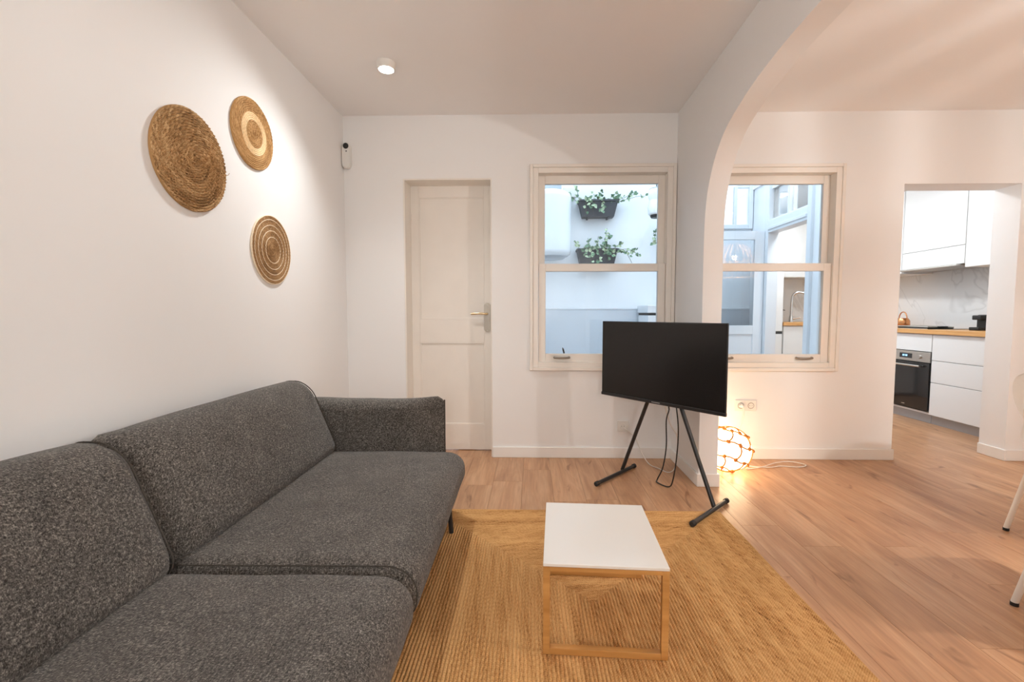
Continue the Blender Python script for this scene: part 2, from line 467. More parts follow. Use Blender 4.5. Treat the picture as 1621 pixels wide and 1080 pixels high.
def frame(bm, x0, x1, z0, z1, w, y0, y1, bev=0.0, wb=None, wt=None):
    """rectangular ring in the XZ plane: stiles w wide, bottom wb, top wt"""
    wb = w if wb is None else wb; wt = w if wt is None else wt
    box(bm, x0, x0 + w, y0, y1, z0, z1, bev)
    box(bm, x1 - w, x1, y0, y1, z0, z1, bev)
    box(bm, x0 + w, x1 - w, y0, y1, z0, z0 + wb, bev)
    box(bm, x0 + w, x1 - w, y0, y1, z1 - wt, z1, bev)
    return bm

# ------------------------------------------------------------------ the room shell
XL, XR = -1.41, 4.95          # left wall, right wall of the dining side
YB, YB2 = 3.45, 3.65          # back wall: room face, far face
YF = -2.2                     # wall behind the camera
ZC = 2.575                    # ceiling
XK = 4.62                     # kitchen right wall
KX = 2.73                     # kitchen left wall (kitchen face)
YK = 6.85                     # kitchen far wall

floor = struct(obj('floor', nb(XL, XR, YF, YK, -0.06, -0.010), 'gap_dark'), 'warm oak laminate floor of long planks running away from the camera')
# laminate planks, each its own piece
PW, PLN = 0.193, 1.29
ncol = 0
x = XL
rng = random.Random(3)
while x < XR - 0.01:
    x1 = min(x + PW, XR)
    y = YF - rng.random() * PLN
    while y < YK:
        a, b = max(y, YF), min(y + PLN, YK)
        segs = []
        if a < YB2 and b > YF: segs.append((a, min(b, YB2 if x > KX - 0.3 else YB2)))
        if b > YB2 and x1 > KX and x < XK:
            if segs: segs[0] = (segs[0][0], b)
            else: segs.append((a, b))
        for (s0, s1) in segs:
            if s1 - s0 < 0.04: continue
            g = 0.0004
            p = obj('plank', nb(x + g, x1 - g, s0 + g, s1 - g, -0.012, 0.0, 0.0006, 1), 'oak_laminate', floor)
        y += PLN
    x = x1

# patio ground
struct(obj('floor_patio', nb(-0.6, KX - 0.08, YB2, 5.85, -0.05, -0.004), 'concrete'), 'grey concrete floor of the small patio beyond the windows')

ceil = struct(obj('ceiling', nb(XL - 0.1, XR + 0.1, YF - 0.1, YB2, ZC, ZC + 0.12), 'ceiling_paint'), 'plain warm white plaster ceiling')
struct(obj('ceiling_kitchen', nb(KX - 0.1, XK + 0.1, YB2, YK + 0.1, ZC, ZC + 0.12), 'ceiling_paint'), 'white ceiling of the kitchen behind the doorway')

struct(obj('wall_left', nb(XL - 0.12, XL, YF - 0.1, YB2, 0, ZC), 'wall_paint'), 'bare white plaster wall behind the sofa')
struct(obj('wall_front', nb(XL, XR, YF - 0.12, YF, 0, ZC), 'wall_paint'), 'white wall behind the camera')
struct(obj('wall_right', nb(XR, XR + 0.12, YF - 0.1, YB2, 0, ZC), 'wall_paint'), 'white wall closing the dining side')

DOOR = (-0.965, -0.30, 0.0, 2.115)
W1 = (0.03, 1.03, 0.72, 2.18)
W2 = (1.255, 2.255, 0.72, 2.17)
KD = (2.725, 3.565, 0.0, 2.055)
wb = struct(obj('wall_back', cellwall([XL, XR], [0, ZC], YB, YB2, [DOOR, W1, W2, KD]), 'wall_paint', smooth=False), 'white back wall with the door, two sash windows and the kitchen doorway')

# arch wall between sitting and dining side
half = [(2.885, 0.0), (2.885, 1.45), (2.883, 1.60), (2.872, 1.74), (2.835, 1.87), (2.765, 1.99), (2.67, 2.085), (2.55, 2.15), (2.33, 2.213), (2.13, 2.245), (1.96, 2.26), (1.73, 2.268)]
curve = [Vector((0, *half[0]))] + catmull([(0, a, b) for a, b in half[1:]], 5)
YM = 1.73
prof = [(v.y, v.z) for v in curve] + [(2 * YM - v.y, v.z) for v in reversed(curve[:-1])]
AX0, AX1 = 1.07, 1.19
bm = bmesh.new()
ring = [(YB, 0.0)] + prof + [(YF, 0.0), (YF, ZC), (YB, ZC)]
vs0 = [bm.verts.new((AX0, a, b)) for a, b in ring]
vs1 = [bm.verts.new((AX1, a, b)) for a, b in ring]
n = len(ring)
for i in range(n):
    bm.faces.new((vs0[i], vs0[(i + 1) % n], vs1[(i + 1) % n], vs1[i]))
# side faces as strips: pier far, pier near, head above the curve
def side(vs):
    np_ = len(prof)
    top = {}
    def tv(i):
        if i not in top:
            top[i] = bm.verts.new((vs[0].co.x, ring[i][0], ZC))
        return top[i]
    bm.faces.new([vs[0], vs[1], vs[2], tv(2), vs[n - 1]])
    for k in range(2, np_ - 1):
        bm.faces.new([vs[k], vs[k + 1], tv(k + 1), tv(k)])
    bm.faces.new([vs[np_ - 1], vs[np_], vs[np_ + 1], vs[np_ + 2], tv(np_ - 1)])
side(vs0); side(vs1)
arch = struct(obj('wall_arch', bm, 'wall_paint'), 'white dividing wall with a wide low arch beside the television')

# baseboards
BH, BT = 0.082, 0.012
def bb(name, bm_, label):
    return struct(obj(name, bm_, 'trim_paint'), label)
bb('baseboard_back', nb(DOOR[1], AX0, YB - BT, YB, 0, BH, 0.003), 'white baseboard under the left window')
bb('baseboard_back_dining', nb(AX1, KD[0] + 0.012, YB - BT, YB, 0, BH, 0.003), 'white baseboard under the right window')
bb('baseboard_back_corner', nb(XL, DOOR[0], YB - BT, YB, 0, BH, 0.003), 'short white baseboard left of the door')
bb('baseboard_left', nb(XL, XL + BT, YF, YB - BT, 0, BH, 0.003), 'white baseboard behind the sofa')
b_ = nb(AX0 - BT, AX0, 2.885, YB - BT, 0, BH, 0.003)
box(b_, AX0 - BT, AX1 + BT, 2.885 - BT, 2.885, 0, BH, 0.003)
box(b_, AX1, AX1 + BT, 2.885, YB - BT, 0, BH, 0.003)
bb('baseboard_arch', b_, 'white baseboard wrapping the foot of the arch pier')
b_ = nb(KD[1], XR, YB - BT, YB, 0, BH, 0.003)
box(b_, KD[1] - BT, KD[1], YB - BT, YB2, 0, BH, 0.003)
bb('baseboard_right', b_, 'white baseboard wrapping the right jamb of the kitchen doorway')

# ------------------------------------------------------------------ door
LY = 3.62
d1 = sempty('door_1', (-0.63, LY, 0), 'closed cream two-panel door beside the sofa')
lx0, lx1, lz0, lz1 = -0.955, -0.302, 0.006, 2.112
obj('frame_lining', frame(bmesh.new(), DOOR[0], DOOR[1], -0.05, DOOR[3], 0.010, YB + 0.004, YB2 + 0.02, 0), 'window_paint', d1)
st = 0.075
bm = bmesh.new()
box(bm, lx0, lx0 + st - 0.012, LY, LY + 0.035, lz0, lz1, 0.002)
box(bm, lx1 - st, lx1, LY, LY + 0.035, lz0, lz1, 0.002)
for z0, z1 in ((lz0, 0.213), (0.873, 1.062), (2.018, lz1)):
    box(bm, lx0 + st - 0.012, lx1 - st, LY, LY + 0.035, z0, z1, 0.002)
leaf = obj('door_leaf', bm, 'window_paint', d1)
for z0, z1 in ((0.213, 0.873), (1.062, 2.018)):
    px0, px1 = lx0 + st - 0.012, lx1 - st
    obj('door_panel', nb(px0, px1, LY + 0.009, LY + 0.03, z0, z1), 'window_paint', d1)
    bm = frame(bmesh.new(), px0, px1, z0, z1, 0.008, LY + 0.001, LY + 0.02, 0.002)
    obj('panel_moulding', bm, 'window_paint', d1)
# handle: rounded long plate with lever
bm = bmesh.new()
hx, hw = -0.352, 0.026
pp = []
for k in range(13):
    a = PI * k / 12; pp.append((hx + hw * math.cos(a), 1.165 + hw * math.sin(a)))
for k in range(13):
    a = PI + PI * k / 12; pp.append((hx + hw * math.cos(a), 0.985 + hw * math.sin(a)))
f0 = [bm.verts.new((a, LY - 0.006, b)) for a, b in pp]; f1 = [bm.verts.new((a, LY + 0.001, b)) for a, b in pp]
bm.faces.new(f0); bm.faces.new(list(reversed(f1)))
for k in range(len(pp)): bm.faces.new((f0[k], f1[k], f1[(k + 1) % len(pp)], f0[(k + 1) % len(pp)]))
hp = obj('handle_plate', bm, 'nickel', d1)
bm = bmesh.new()
tube(bm, catmull([(hx, LY - 0.004, 1.105), (hx, LY - 0.04, 1.105), (hx - 0.02, LY - 0.052, 1.106), (hx - 0.07, LY - 0.052, 1.108), (hx - 0.125, LY - 0.048, 1.104)], 5), 0.008, 10)
obj('lever', bm, 'brass', hp)
bm = bmesh.new()
for zz in (1.175, 0.972):
    ball(bm, (hx, LY - 0.006, zz), 0.005, 8, 6, (1, 0.4, 1))
obj('screw', bm, 'steel', hp)
for zz in (1.85, 0.35):
    obj('hinge', tube(bmesh.new(), [(lx0 + 0.004, LY - 0.004, zz - 0.04), (lx0 + 0.004, LY - 0.004, zz + 0.04)], 0.005, 8), 'window_paint', d1)

# ------------------------------------------------------------------ sash windows
def window(name, hole, label, zb):
    x0, x1, z0, z1 = hole
    w = sempty(name, ((x0 + x1) / 2, YB, z0), label)
    # casing, two steps around the hole
    bm = frame(bmesh.new(), x0 - 0.045, x1 + 0.036, z0 - 0.045, z1 + 0.03, 0.024, YB - 0.022, YB + 0.0, 0.004)
    obj('casing', bm, 'window_paint', w)
    bm = frame(bmesh.new(), x0 - 0.021, x1 + 0.012, z0 - 0.021, z1 + 0.006, 0.040, YB - 0.014, YB + 0.13, 0.003)
    obj('frame', bm, 'window_paint', w)
    ix0, ix1, iz0, iz1 = x0 + 0.019, x1 - 0.028, z0 + 0.019, z1 - 0.034
    zm = 1.452
    # upper sash sits behind, lower sash in front
    us = obj('sash', frame(bmesh.new(), ix0, ix1, zm - 0.02, iz1, 0.05, YB + 0.055, YB + 0.09, 0.003, wb=0.04, wt=0.062), 'window_paint', w)
    obj('pane', nb(ix0 + 0.045, ix1 - 0.045, YB + 0.070, YB + 0.074, zm + 0.015, iz1 - 0.055), 'pane_glass', us)
    ls = obj('sash', frame(bmesh.new(), ix0 + 0.002, ix1 - 0.002, iz0, zm + 0.03, 0.054, YB + 0.006, YB + 0.046, 0.003, wb=0.062, wt=0.058), 'window_paint', w)
    obj('pane', nb(ix0 + 0.05, ix1 - 0.05, YB + 0.026, YB + 0.030, iz0 + 0.055, zm - 0.022), 'pane_glass', ls)
    for hx_ in (ix0 + 0.18, ix1 - 0.18):
        zz = iz0 + 0.036
        bm = tube(bmesh.new(), catmull([(hx_ - 0.055, YB + 0.006, zz), (hx_ - 0.052, YB - 0.012, zz - 0.002), (hx_, YB - 0.018, zz - 0.004), (hx_ + 0.052, YB - 0.012, zz - 0.002), (hx_ + 0.055, YB + 0.006, zz)], 4), 0.0085, 8)
        obj('lift_handle', bm, 'nickel', ls)
    return w
w1 = window('window_1', W1, 'cream sash window left of the arch pier, planters in the patio beyond', 0.7)
w2 = window('window_2', W2, 'cream sash window right of the arch pier, open patio door beyond', 0.7)
# small bolt with chain standing on the lower sash of the first window
obj('catch', tube(bmesh.new(), [(0.25, YB + 0.05, 0.80), (0.243, YB + 0.06, 0.83), (0.238, YB + 0.06, 0.845)], [0.007, 0.007, 0.002], 8), 'black_metal', w1)

# ------------------------------------------------------------------ patio shell
PY = 5.62
struct(obj('wall_patio_back', cellwall([-0.6, KX - 0.08], [0, 3.0], PY, PY + 0.15, [(2.18, 2.62, 2.14, 2.83)]), 'patio_paint', smooth=False), 'white painted far wall of the patio')
struct(obj('wall_patio_left', nb(-0.6, -0.45, YB2, PY, 0, 3.0), 'patio_paint'), 'white painted left wall of the patio')
struct(obj('wall_patio_front', nb(-0.6, KX - 0.1, YB2 - 0.01, YB2 + 0.05, ZC - 0.05, 3.0), 'patio_paint'), 'white wall of the patio above the windows')
pt = struct(obj('trim_1', nb(-0.45, KX - 0.08, PY - 0.012, PY, 0, 1.155), 'patio_tile'), 'pale grey tiled dado at the foot of the patio wall')
obj('ledge', nb(-0.45, KX - 0.08, PY - 0.02, PY, 1.155, 1.175, 0.004), 'patio_frame', pt)
# kitchen/patio partition with a doorway and glazed transom
PX0, PX1 = 2.65, 2.73
PD = (4.42, 5.20, 0.0, 2.005)
PT = (4.42, 5.20, 2.15, 2.48)
struct(obj('wall_patio_right', cellwall([YB2, YK], [0, 3.0], PX0, PX1, [PD, PT], axis='x'), 'patio_paint', smooth=False), 'white wall between patio and kitchen with an open doorway')
d2 = sempty('door_2', (PX0, 5.2, 0), 'open glazed patio door swung back against the patio wall, seen through the right window')
bm = bmesh.new()
for y0, y1 in ((PD[0] - 0.03, PD[0] + 0.035), (PD[1] - 0.035, PD[1] + 0.05)):
    box(bm, PX0 - 0.03, PX1 + 0.01, y0, y1, 0, 2.56, 0.004)
box(bm, PX0 - 0.03, PX1 + 0.01, PD[0] + 0.035, PD[1] - 0.035, 2.0, 2.13, 0.004)
box(bm, PX0 - 0.045, PX1 - 0.02, PD[0] + 0.035, PD[1] - 0.035, 2.03, 2.06, 0.004)
obj('door_frame', bm, 'patio_frame', d2)
bm = bmesh.new()
for y0, y1 in ((4.80, 4.835),):
    box(bm, PX0 - 0.01, PX1 - 0.01, y0, y1, 2.13, 2.52, 0.003)
obj('transom_bar', bm, 'patio_frame', d2)
for y0, y1 in ((PD[0] + 0.03, 4.80), (4.835, PD[1] - 0.03)):
    obj('pane', nb(PX0 + 0.02, PX0 + 0.024, y0, y1, 2.12, 2.5), 'pane_glass', d2)
# leaf, opened square to the partition
ly0, ly1 = 5.225, 5.262
gx0, gx1 = 1.93, 2.615
bm = bmesh.new()
box(bm, gx0, gx0 + 0.10, ly0, ly1, 0.02, 2.03, 0.003)
box(bm, gx1 - 0.105, gx1, ly0, ly1, 0.02, 2.03, 0.003)
box(bm, gx0 + 0.10, gx1 - 0.105, ly0, ly1, 1.935, 2.03, 0.003)
box(bm, gx0 + 0.10, gx1 - 0.105, ly0, ly1, 0.87, 0.97, 0.003)
box(bm, gx0 + 0.10, gx1 - 0.105, ly0, ly1, 0.02, 0.13, 0.003)
dl = obj('door_leaf', bm, 'patio_frame', d2)
obj('pane', nb(gx0 + 0.095, gx1 - 0.10, ly0 + 0.016, ly0 + 0.020, 0.965, 1.94), 'pane_glass', dl)
obj('panel', nb(gx0 + 0.095, gx1 - 0.10, ly0 + 0.012, ly0 + 0.026, 0.125, 0.875), 'patio_frame', dl)
for zz in (0.97, 1.85):
    obj('hinge', tube(bmesh.new(), [(gx1 + 0.012, ly0 - 0.006, zz - 0.05), (gx1 + 0.012, ly0 - 0.006, zz + 0.05)], 0.012, 8), 'patio_frame', d2)
# high fixed window in the patio wall above the open leaf
w3 = sempty('window_3', (2.5, PY, 2.1), 'high white fixed window above the open patio door')
obj('frame', frame(bmesh.new(), 2.16, 2.64, 2.12, 2.85, 0.05, PY - 0.05, PY - 0.001, 0.004), 'patio_frame', w3)
obj('mullion', nb(2.415, 2.455, PY - 0.045, PY - 0.001, 2.17, 2.62, 0.004), 'patio_frame', w3)
obj('rail', nb(2.455, 2.59, PY - 0.045, PY - 0.001, 2.60, 2.64, 0.004), 'patio_frame', w3)
for a, b in ((2.21, 2.415), (2.455, 2.59)):
    obj('pane', nb(a, b, PY - 0.032, PY - 0.028, 2.17, 2.8), 'pane_glass', w3)

# ------------------------------------------------------------------ kitchen shell
struct(obj('wall_kitchen_right', nb(XK, XK + 0.12, YB2, YK, 0, ZC), 'wall_paint'), 'kitchen wall behind the worktop')
struct(obj('wall_kitchen_back', nb(KX - 0.08, XK + 0.12, YK, YK + 0.12, 0, ZC), 'wall_paint'), 'far kitchen wall behind the sink')
struct(obj('trim_2', nb(4.605, XK, YB2, YK - 0.62, 0.945, 1.58), 'marble_splash'), 'grey veined marble splashback behind the hob')
struct(obj('trim_3', nb(3.38, XK - 0.02, YK - 0.015, YK, 0.985, 1.61), 'marble_splash'), 'grey stone splashback behind the sink')

# ------------------------------------------------------------------ ceiling spotlights
def spot(x_, y_, label, power, tilt=(0, 0)):
    t = thing('ceiling_spotlight', label, 'lamp', (x_, y_, ZC - 0.048), 0, 'round ceiling spotlights')
    M = Matrix.Translation((x_, y_, 0))
    obj('housing', lathe(bmesh.new(), [(0.052, ZC - 0.0002), (0.052, ZC - 0.040), (0.050, ZC - 0.043), (0.0445, ZC - 0.043), (0.043, ZC - 0.038), (0.0, ZC - 0.036)], 32, M), 'white_plastic', t)
    obj('lens', lathe(bmesh.new(), [(0.0428, ZC - 0.0385), (0.0428, ZC - 0.041), (0.03, ZC - 0.0455), (0.0, ZC - 0.047)], 32, M), 'lamp_lens', t)
    l = light('spot_beam', 'SPOT', (x_, y_, ZC - 0.052), SPOT_W * power, SPOT_C, t, spot_size=math.radians(152), spot_blend=1.0, shadow_soft_size=0.035)
    l.rotation_euler = (math.radians(tilt[0]), math.radians(tilt[1]), 0)
    return t
spot(-0.854, 2.737, 'small round white ceiling spotlight, lit, above the sofa', 1.06, (-24, -7))
# fill lamp with an open bulb, added unseen behind the camera to brighten the ceiling
gx, gy = 0.15, -1.90
t = thing('fill_lamp', 'unseen fill lamp added behind the camera, slim black pole with a round bulb', 'lamp', (gx, gy, 0))
obj('base', lathe(bmesh.new(), [(0.0, 0.0), (0.14, 0.0), (0.14, 0.012), (0.02, 0.02), (0.0, 0.02)], 32, Matrix.Translation((gx, gy, 0))), 'black_metal', t)
obj('pole', tube(bmesh.new(), [(gx, gy, 0.018), (gx, gy, 1.30)], 0.009, 12), 'black_metal', t)
obj('bulb', ball(bmesh.new(), (gx, gy, 1.345), 0.05, 20, 14), 'fill_bulb', t)
light('fill_lamp_light', 'POINT', (gx, gy, 1.47), FILL_LAMP_W, SPOT_C, t, shadow_soft_size=0.06)

# ------------------------------------------------------------------ jute rug
RX0, RX1, RY0, RY1 = -0.575, 1.05, 0.19, 2.495
bm = bmesh.new()
uvl = bm.loops.layers.uv.new('braid')
s = 0.0125; RH = 0.009
NR = int(min(RX1 - RX0, RY1 - RY0) / 2 / s)
steps = [(0.0, 0.0045), (0.25, 0.0082), (0.5, RH), (0.75, 0.0082), (1.0, 0.0045)]
def wob(p, i):
    # braids wander a little
    return noise.noise(Vector((p[0] * 3, p[1] * 3, 5.0))) * 0.002
def rectpts(o):
    x0, x1, y0, y1 = RX0 + o, RX1 - o, RY0 + o, RY1 - o
    pts = []
    ns = (24, 34, 24, 34)
    cs = [(x0, y0), (x1, y0), (x1, y1), (x0, y1)]
    for k in range(4):
        a, b = cs[k], cs[(k + 1) % 4]
        for q in range(ns[k]):
            t = q / ns[k]
            pts.append((a[0] + (b[0] - a[0]) * t, a[1] + (b[1] - a[1]) * t))
    return pts
prev = None; first = None
def lv(i, f, z):
    o = (i + f) * s
    P = rectpts(o)
    return [bm.verts.new((p[0] + wob(p, i), p[1] + wob((p[1], p[0]), i), z)) for p in P], P
for i in range(NR):
    for j, (f, z) in enumerate(steps):
        if i and j == 0: continue
        cur, P = lv(i, f, z)
        if prev is not None:
            vf0 = i + steps[j - 1][0] if j else i
            n = len(cur)
            acc = 0
            for k in range(n):
                k2 = (k + 1) % n
                seglen = math.dist(P[k], P[k2])
                fc = bm.faces.new((prev[k], prev[k2], cur[k2], cur[k]))
                for lp, uvv in zip(fc.loops, ((acc, i + steps[j - 1][0] * 0.98), (acc + seglen, i + steps[j - 1][0] * 0.98), (acc + seglen, i + f * 0.98), (acc, i + f * 0.98))):
                    lp[uvl].uv = uvv
                acc += seglen
        else: first = cur
        prev = cur
bm.faces.new(prev)
base = [bm.verts.new((v.co.x, v.co.y, 0.0005)) for v in first]
for k in range(len(first)):
    k2 = (k + 1) % len(first)
    bm.faces.new((first[k2], first[k], base[k], base[k2]))
rug = tag(obj('jute_rug', bm, 'jute_braid', smooth=True), 'golden brown braided jute rug under the coffee table', 'rug')
RUGZ = RH

# ------------------------------------------------------------------ sofa
so = thing('sofa', 'dark grey melange two-cushion sofa with thin black legs along the left wall', 'sofa', (-0.86, 1.24, 0), math.radians(1.2))
def soft(co, amp=0.004, f=6, seed=0):
    return co + Vector((noise.noise(co * f + Vector((seed, 0, 0))), noise.noise(co * f + Vector((0, seed + 9, 0))), noise.noise(co * f + Vector((3, 0, seed))))) * amp
SX0, SX1 = -0.50, 0.525       # local x of seat back and front
def loopxz(hx_, hz_, rx_, rz_, n=8):
    out = []
    for (sx, sz), a0 in (((1, 1), 0), ((-1, 1), PI / 2), ((-1, -1), PI), ((1, -1), 3 * PI / 2)):
        for k in range(n + 1):
            a = a0 + PI / 2 * k / n
            out.append((sx * (hx_ - rx_) + rx_ * math.cos(a), sz * (hz_ - rz_) + rz_ * math.sin(a)))
    return out
def seat(y0, y1, seed):
    cx, cy, cz = (SX0 + SX1) / 2, (y0 + y1) / 2, 0.262
    h = ((SX1 - SX0) / 2, (y1 - y0) / 2, 0.105)
    def df(co, uvw):
        cr = max(0, 1 - (co.x / h[0]) ** 4) * max(0, 1 - (co.y / h[1]) ** 4)
        if co.z > 0: co.z += 0.014 * cr
        # front bulges a little more at half height, tucked in below
        if uvw.x > 0 and co.z < 0: co.x -= 0.05 * (co.z / h[2]) ** 2 * max(0, co.x / h[0])
        return soft(co, 0.004, 5, seed) + Vector((cx, cy, cz))
    o = obj('seat_cushion', rbox(h, (0.095, 0.032, 0.085), 28, df), 'grey_melange', so, local=True)
    for sg in ((-1,) if seed == 1 else ()):
        lp = loopxz(h[0], h[2], 0.095, 0.085)
        pts = []
        for a, b in lp:
            v = Vector((a, sg * (h[1] - 0.020), b)) * 1.0
            v = Vector((v.x * 0.992, v.y, v.z * 0.955))
            v = df(v, Vector((v.x, 0, 0)))
            pts.append(v)
        obj('piping', tube(bmesh.new(), pts, 0.0022, 6, closed=True), 'seam_dark', o, local=True)
    return o
seat(0.028, 1.185, 1)
seat(-1.13, 0.026, 5)
def back(y0, y1, seed, tuck=0.0):
    cx, cy, cz = -0.315, (y0 + y1) / 2, 0.548
    h = (0.105, (y1 - y0) / 2, 0.198)
    def df(co, uvw):
        t = (co.z / h[2] + 1) / 2
        w = 1.0 - 0.18 * t
        x_ = co.x * w
        if co.x > 0: x_ += 0.018 * max(0, 1 - (co.y / h[1]) ** 4) * max(0, 1 - (co.z / h[2]) ** 2)
        zz = co.z
        if co.z > 0: zz += 0.010 * max(0, 1 - (co.y / h[1]) ** 6) * max(0, 1 - (co.x / h[0]) ** 2)
        tk = max(0, min(1, (-co.y - h[1] + 0.16) / 0.16))
        if co.x > -0.02: x_ -= tuck * tk * tk
        v = Vector((x_ - 0.36 * (co.z + h[2]) + 0.07, co.y, zz))
        return soft(v, 0.005, 4, seed) + Vector((cx, cy, cz))
    o = obj('backrest_cushion', rbox(h, (0.085, 0.026, 0.075), 28, df), 'grey_melange', so, local=True)
    for sg in (1,):
        pts = []
        for a, b in loopxz(h[0], h[2], 0.085, 0.075):
            v = Vector((a * 0.998, sg * (h[1] - 0.024), b * 0.998))
            pts.append(df(v, v))
        obj('piping', tube(bmesh.new(), pts, 0.0026, 6, closed=True), 'seam_dark', o, local=True)
    return o
back(0.032, 1.165, 2, 0.045)
back(-1.12, 0.028, 7)
def arm(yc, seed, front=True):
    h = (0.40, 0.068, 0.185)
    cx, cz = 0.0, 0.455
    def df(co, uvw):
        u = co.x / h[0]
        t = max(0, (u - 0.35) / 0.65); t = t * t * (3 - 2 * t)
        y_ = co.y * (1 - 0.80 * t)
        z_ = co.z
        if co.z > 0: z_ += 0.010 * t ** 3 - 0.004 * max(0, 1 - (u - 0.2) ** 2 * 2)
        if uvw.x > 0.999: pass
        return soft(Vector((co.x, y_, z_)), 0.005, 5, seed) + Vector((cx, yc, cz))
    o = obj('armrest', rbox(h, (0.03, 0.06, 0.055), 22, df), 'grey_melange', so, local=True)
    pts = []
    for z_ in [0.285 + 0.345 * k / 10 for k in range(11)]:
        pts.append(soft(Vector((h[0] + 0.001, 0, z_ - cz)), 0.005, 5, seed) + Vector((cx, yc, cz)))
    obj('piping', tube(bmesh.new(), pts, 0.005, 6), 'seam_dark', o, local=True)
    return o
arm(1.245, 3)
arm(-1.19, 8)
bm = nb(-0.46, 0.42, -1.10, 1.16, 0.140, 0.172, 0.006)
obj('base_frame', bm, 'black_metal', so, local=True)
for lx_ in (-0.42, 0.478):
    for ly_ in (-1.02, 0.965):
        zb = RUGZ - 0.0006 if lx_ > 0 else 0.0
        bm = tube(bmesh.new(), [(lx_ - math.copysign(0.012, lx_), ly_, 0.165), (lx_, ly_, zb + 0.004), (lx_, ly_, zb)], [0.013, 0.0115, 0.0115], 12)
        obj('leg', bm, 'black_metal', so, local=True)

# ------------------------------------------------------------------ coffee table
ct = thing('coffee_table', 'small white-topped coffee table on a bamboo frame standing on the rug', 'table', (0.248, 1.633, RUGZ), math.radians(-3.0))
tw, td, th = 0.1985, 0.236, 0.303
obj('table_top', nb(-tw, tw, -td, td, th - 0.010, th, 0.0015), 'white_lacquer', ct, local=True)
q = 0.022
for sg in (-1, 1):
    y0, y1 = sorted((sg * td, sg * (td - q)))
    for sx in (-1, 1):
        x0, x1 = sorted((sx * tw, sx * (tw - q)))
        obj('leg', nb(x0, x1, y0, y1, 0, th - 0.0105, 0.0012), 'bamboo', ct, local=True)
    obj('foot_rail', nb(-tw + q, tw - q, y0, y1, 0, q, 0.0012), 'bamboo', ct, local=True)
    obj('top_rail', nb(-tw + q, tw - q, y0, y1, th - 0.0105 - 0.014, th - 0.0105, 0.0012), 'bamboo', ct, local=True)
for sx in (-1, 1):
    x0, x1 = sorted((sx * tw, sx * (tw - q)))
    obj('side_rail', nb(x0, x1, -td + q, td - q, th - 0.0105 - 0.014, th - 0.0105, 0.0012), 'bamboo', ct, local=True)

# ------------------------------------------------------------------ television and stand
TA = math.radians(-50.8)
TC = Vector((0.766, 2.79, 0.0))
TZ = 0.8045
TWd, THt = 0.4435, 0.2515
tv = thing('television', 'flat black television turned towards the sofa on a black tripod stand', 'television', (TC.x, TC.y, TZ - THt), TA)
# local: x along the screen, -y faces the sofa
obj('body', nb(-TWd, TWd, 0.0, 0.011, 0.0, 2 * THt, 0.003), 'black_plastic', tv, local=True)
obj('back_housing', rbox((0.36, 0.027, 0.19), (0.06, 0.025, 0.06), 12, lambda c, u: c + Vector((0, 0.0385, 0.215))), 'black_plastic', tv, local=True)
obj('screen', nb(-TWd + 0.006, TWd - 0.006, -0.0016, 0.004, 0.020, 2 * THt - 0.006, 0.0006, 1), 'dark_screen', tv, local=True)
obj('bottom_bezel', nb(-TWd - 0.001, TWd + 0.001, -0.005, 0.012, -0.002, 0.017, 0.002), 'black_metal', tv, local=True)
obj('logo', nb(-0.030, 0.030, -0.0060, -0.0045, 0.0055, 0.0105), 'logo_grey', tv, local=True)
ts = thing('tv_stand', 'black metal easel stand with splayed legs carrying the television', 'stand', (TC.x, TC.y, 0), TA)
Ri = Matrix.Rotation(-TA, 3, 'Z')
def L_(x_, y_, z_): return Ri @ (Vector((x_, y_, z_)) - Vector((TC.x, TC.y, 0)))
feet = (((0.416, 2.869), (0.738, 3.223), (0.633, 3.129)), ((0.83, 2.303), (1.14, 2.622), (1.029, 2.526)))
for k, (a, b, c) in enumerate(feet):
    zb = 0.0 if k == 0 else RUGZ
    pa, pb = L_(*a, 0.016 + zb), L_(*b, 0.016 + (0.0 if k == 0 else 0.0))
    if k: pb = L_(*b, 0.016)
    obj('foot_bar', tube(bmesh.new(), [pa, pb], 0.0125, 12), 'black_metal', ts, local=True)
    for p, d in ((pa, (pa - pb)), (pb, (pb - pa))):
        d = d.normalized()
        obj('foot_cap', tube(bmesh.new(), [p - d * 0.018, p + d * 0.004, p + d * 0.010], [0.0158, 0.0158, 0.011], 12), 'rubber', ts, local=True)
    pc = L_(*c, 0.02)
    sg = -1 if k == 0 else 1
    obj('leg', tube(bmesh.new(), [pc, Vector((sg * 0.016, 0.078, 0.80))], 0.0125, 12), 'black_metal', ts, local=True)
obj('mount_plate', nb(-0.14, 0.14, 0.0665, 0.0785, 0.64, 0.90, 0.004), 'black_metal', ts, local=True)
obj('apex_bracket', nb(-0.045, 0.045, 0.0785, 0.10, 0.74, 0.84, 0.006), 'black_metal', ts, local=True)

# cables
bm = bmesh.new()
wpt = lambda u, y_, z_: (Matrix.Rotation(TA, 3, 'Z') @ Vector((u, y_, z_))) + Vector((TC.x, TC.y, 0))
blk = catmull([wpt(0.02, 0.07, 0.66), wpt(0.05, 0.06, 0.535), wpt(0.03, 0.09, 0.50), wpt(-0.02, 0.14, 0.42), wpt(-0.03, 0.16, 0.25), wpt(-0.06, 0.17, 0.10), wpt(-0.10, 0.17, 0.010), wpt(-0.07, 0.13, 0.006), wpt(0.02, 0.12, 0.008), wpt(0.05, 0.12, 0.06), wpt(0.08, 0.11, 0.22), wpt(0.10, 0.09, 0.40), wpt(0.09, 0.075, 0.56), wpt(0.08, 0.07, 0.65)], 6)
tag(obj('power_cable', tube(bm, blk, 0.0042, 8), 'black_plastic'), 'black cable hanging in a loop below the television to the floor', 'cable')
bm = bmesh.new()
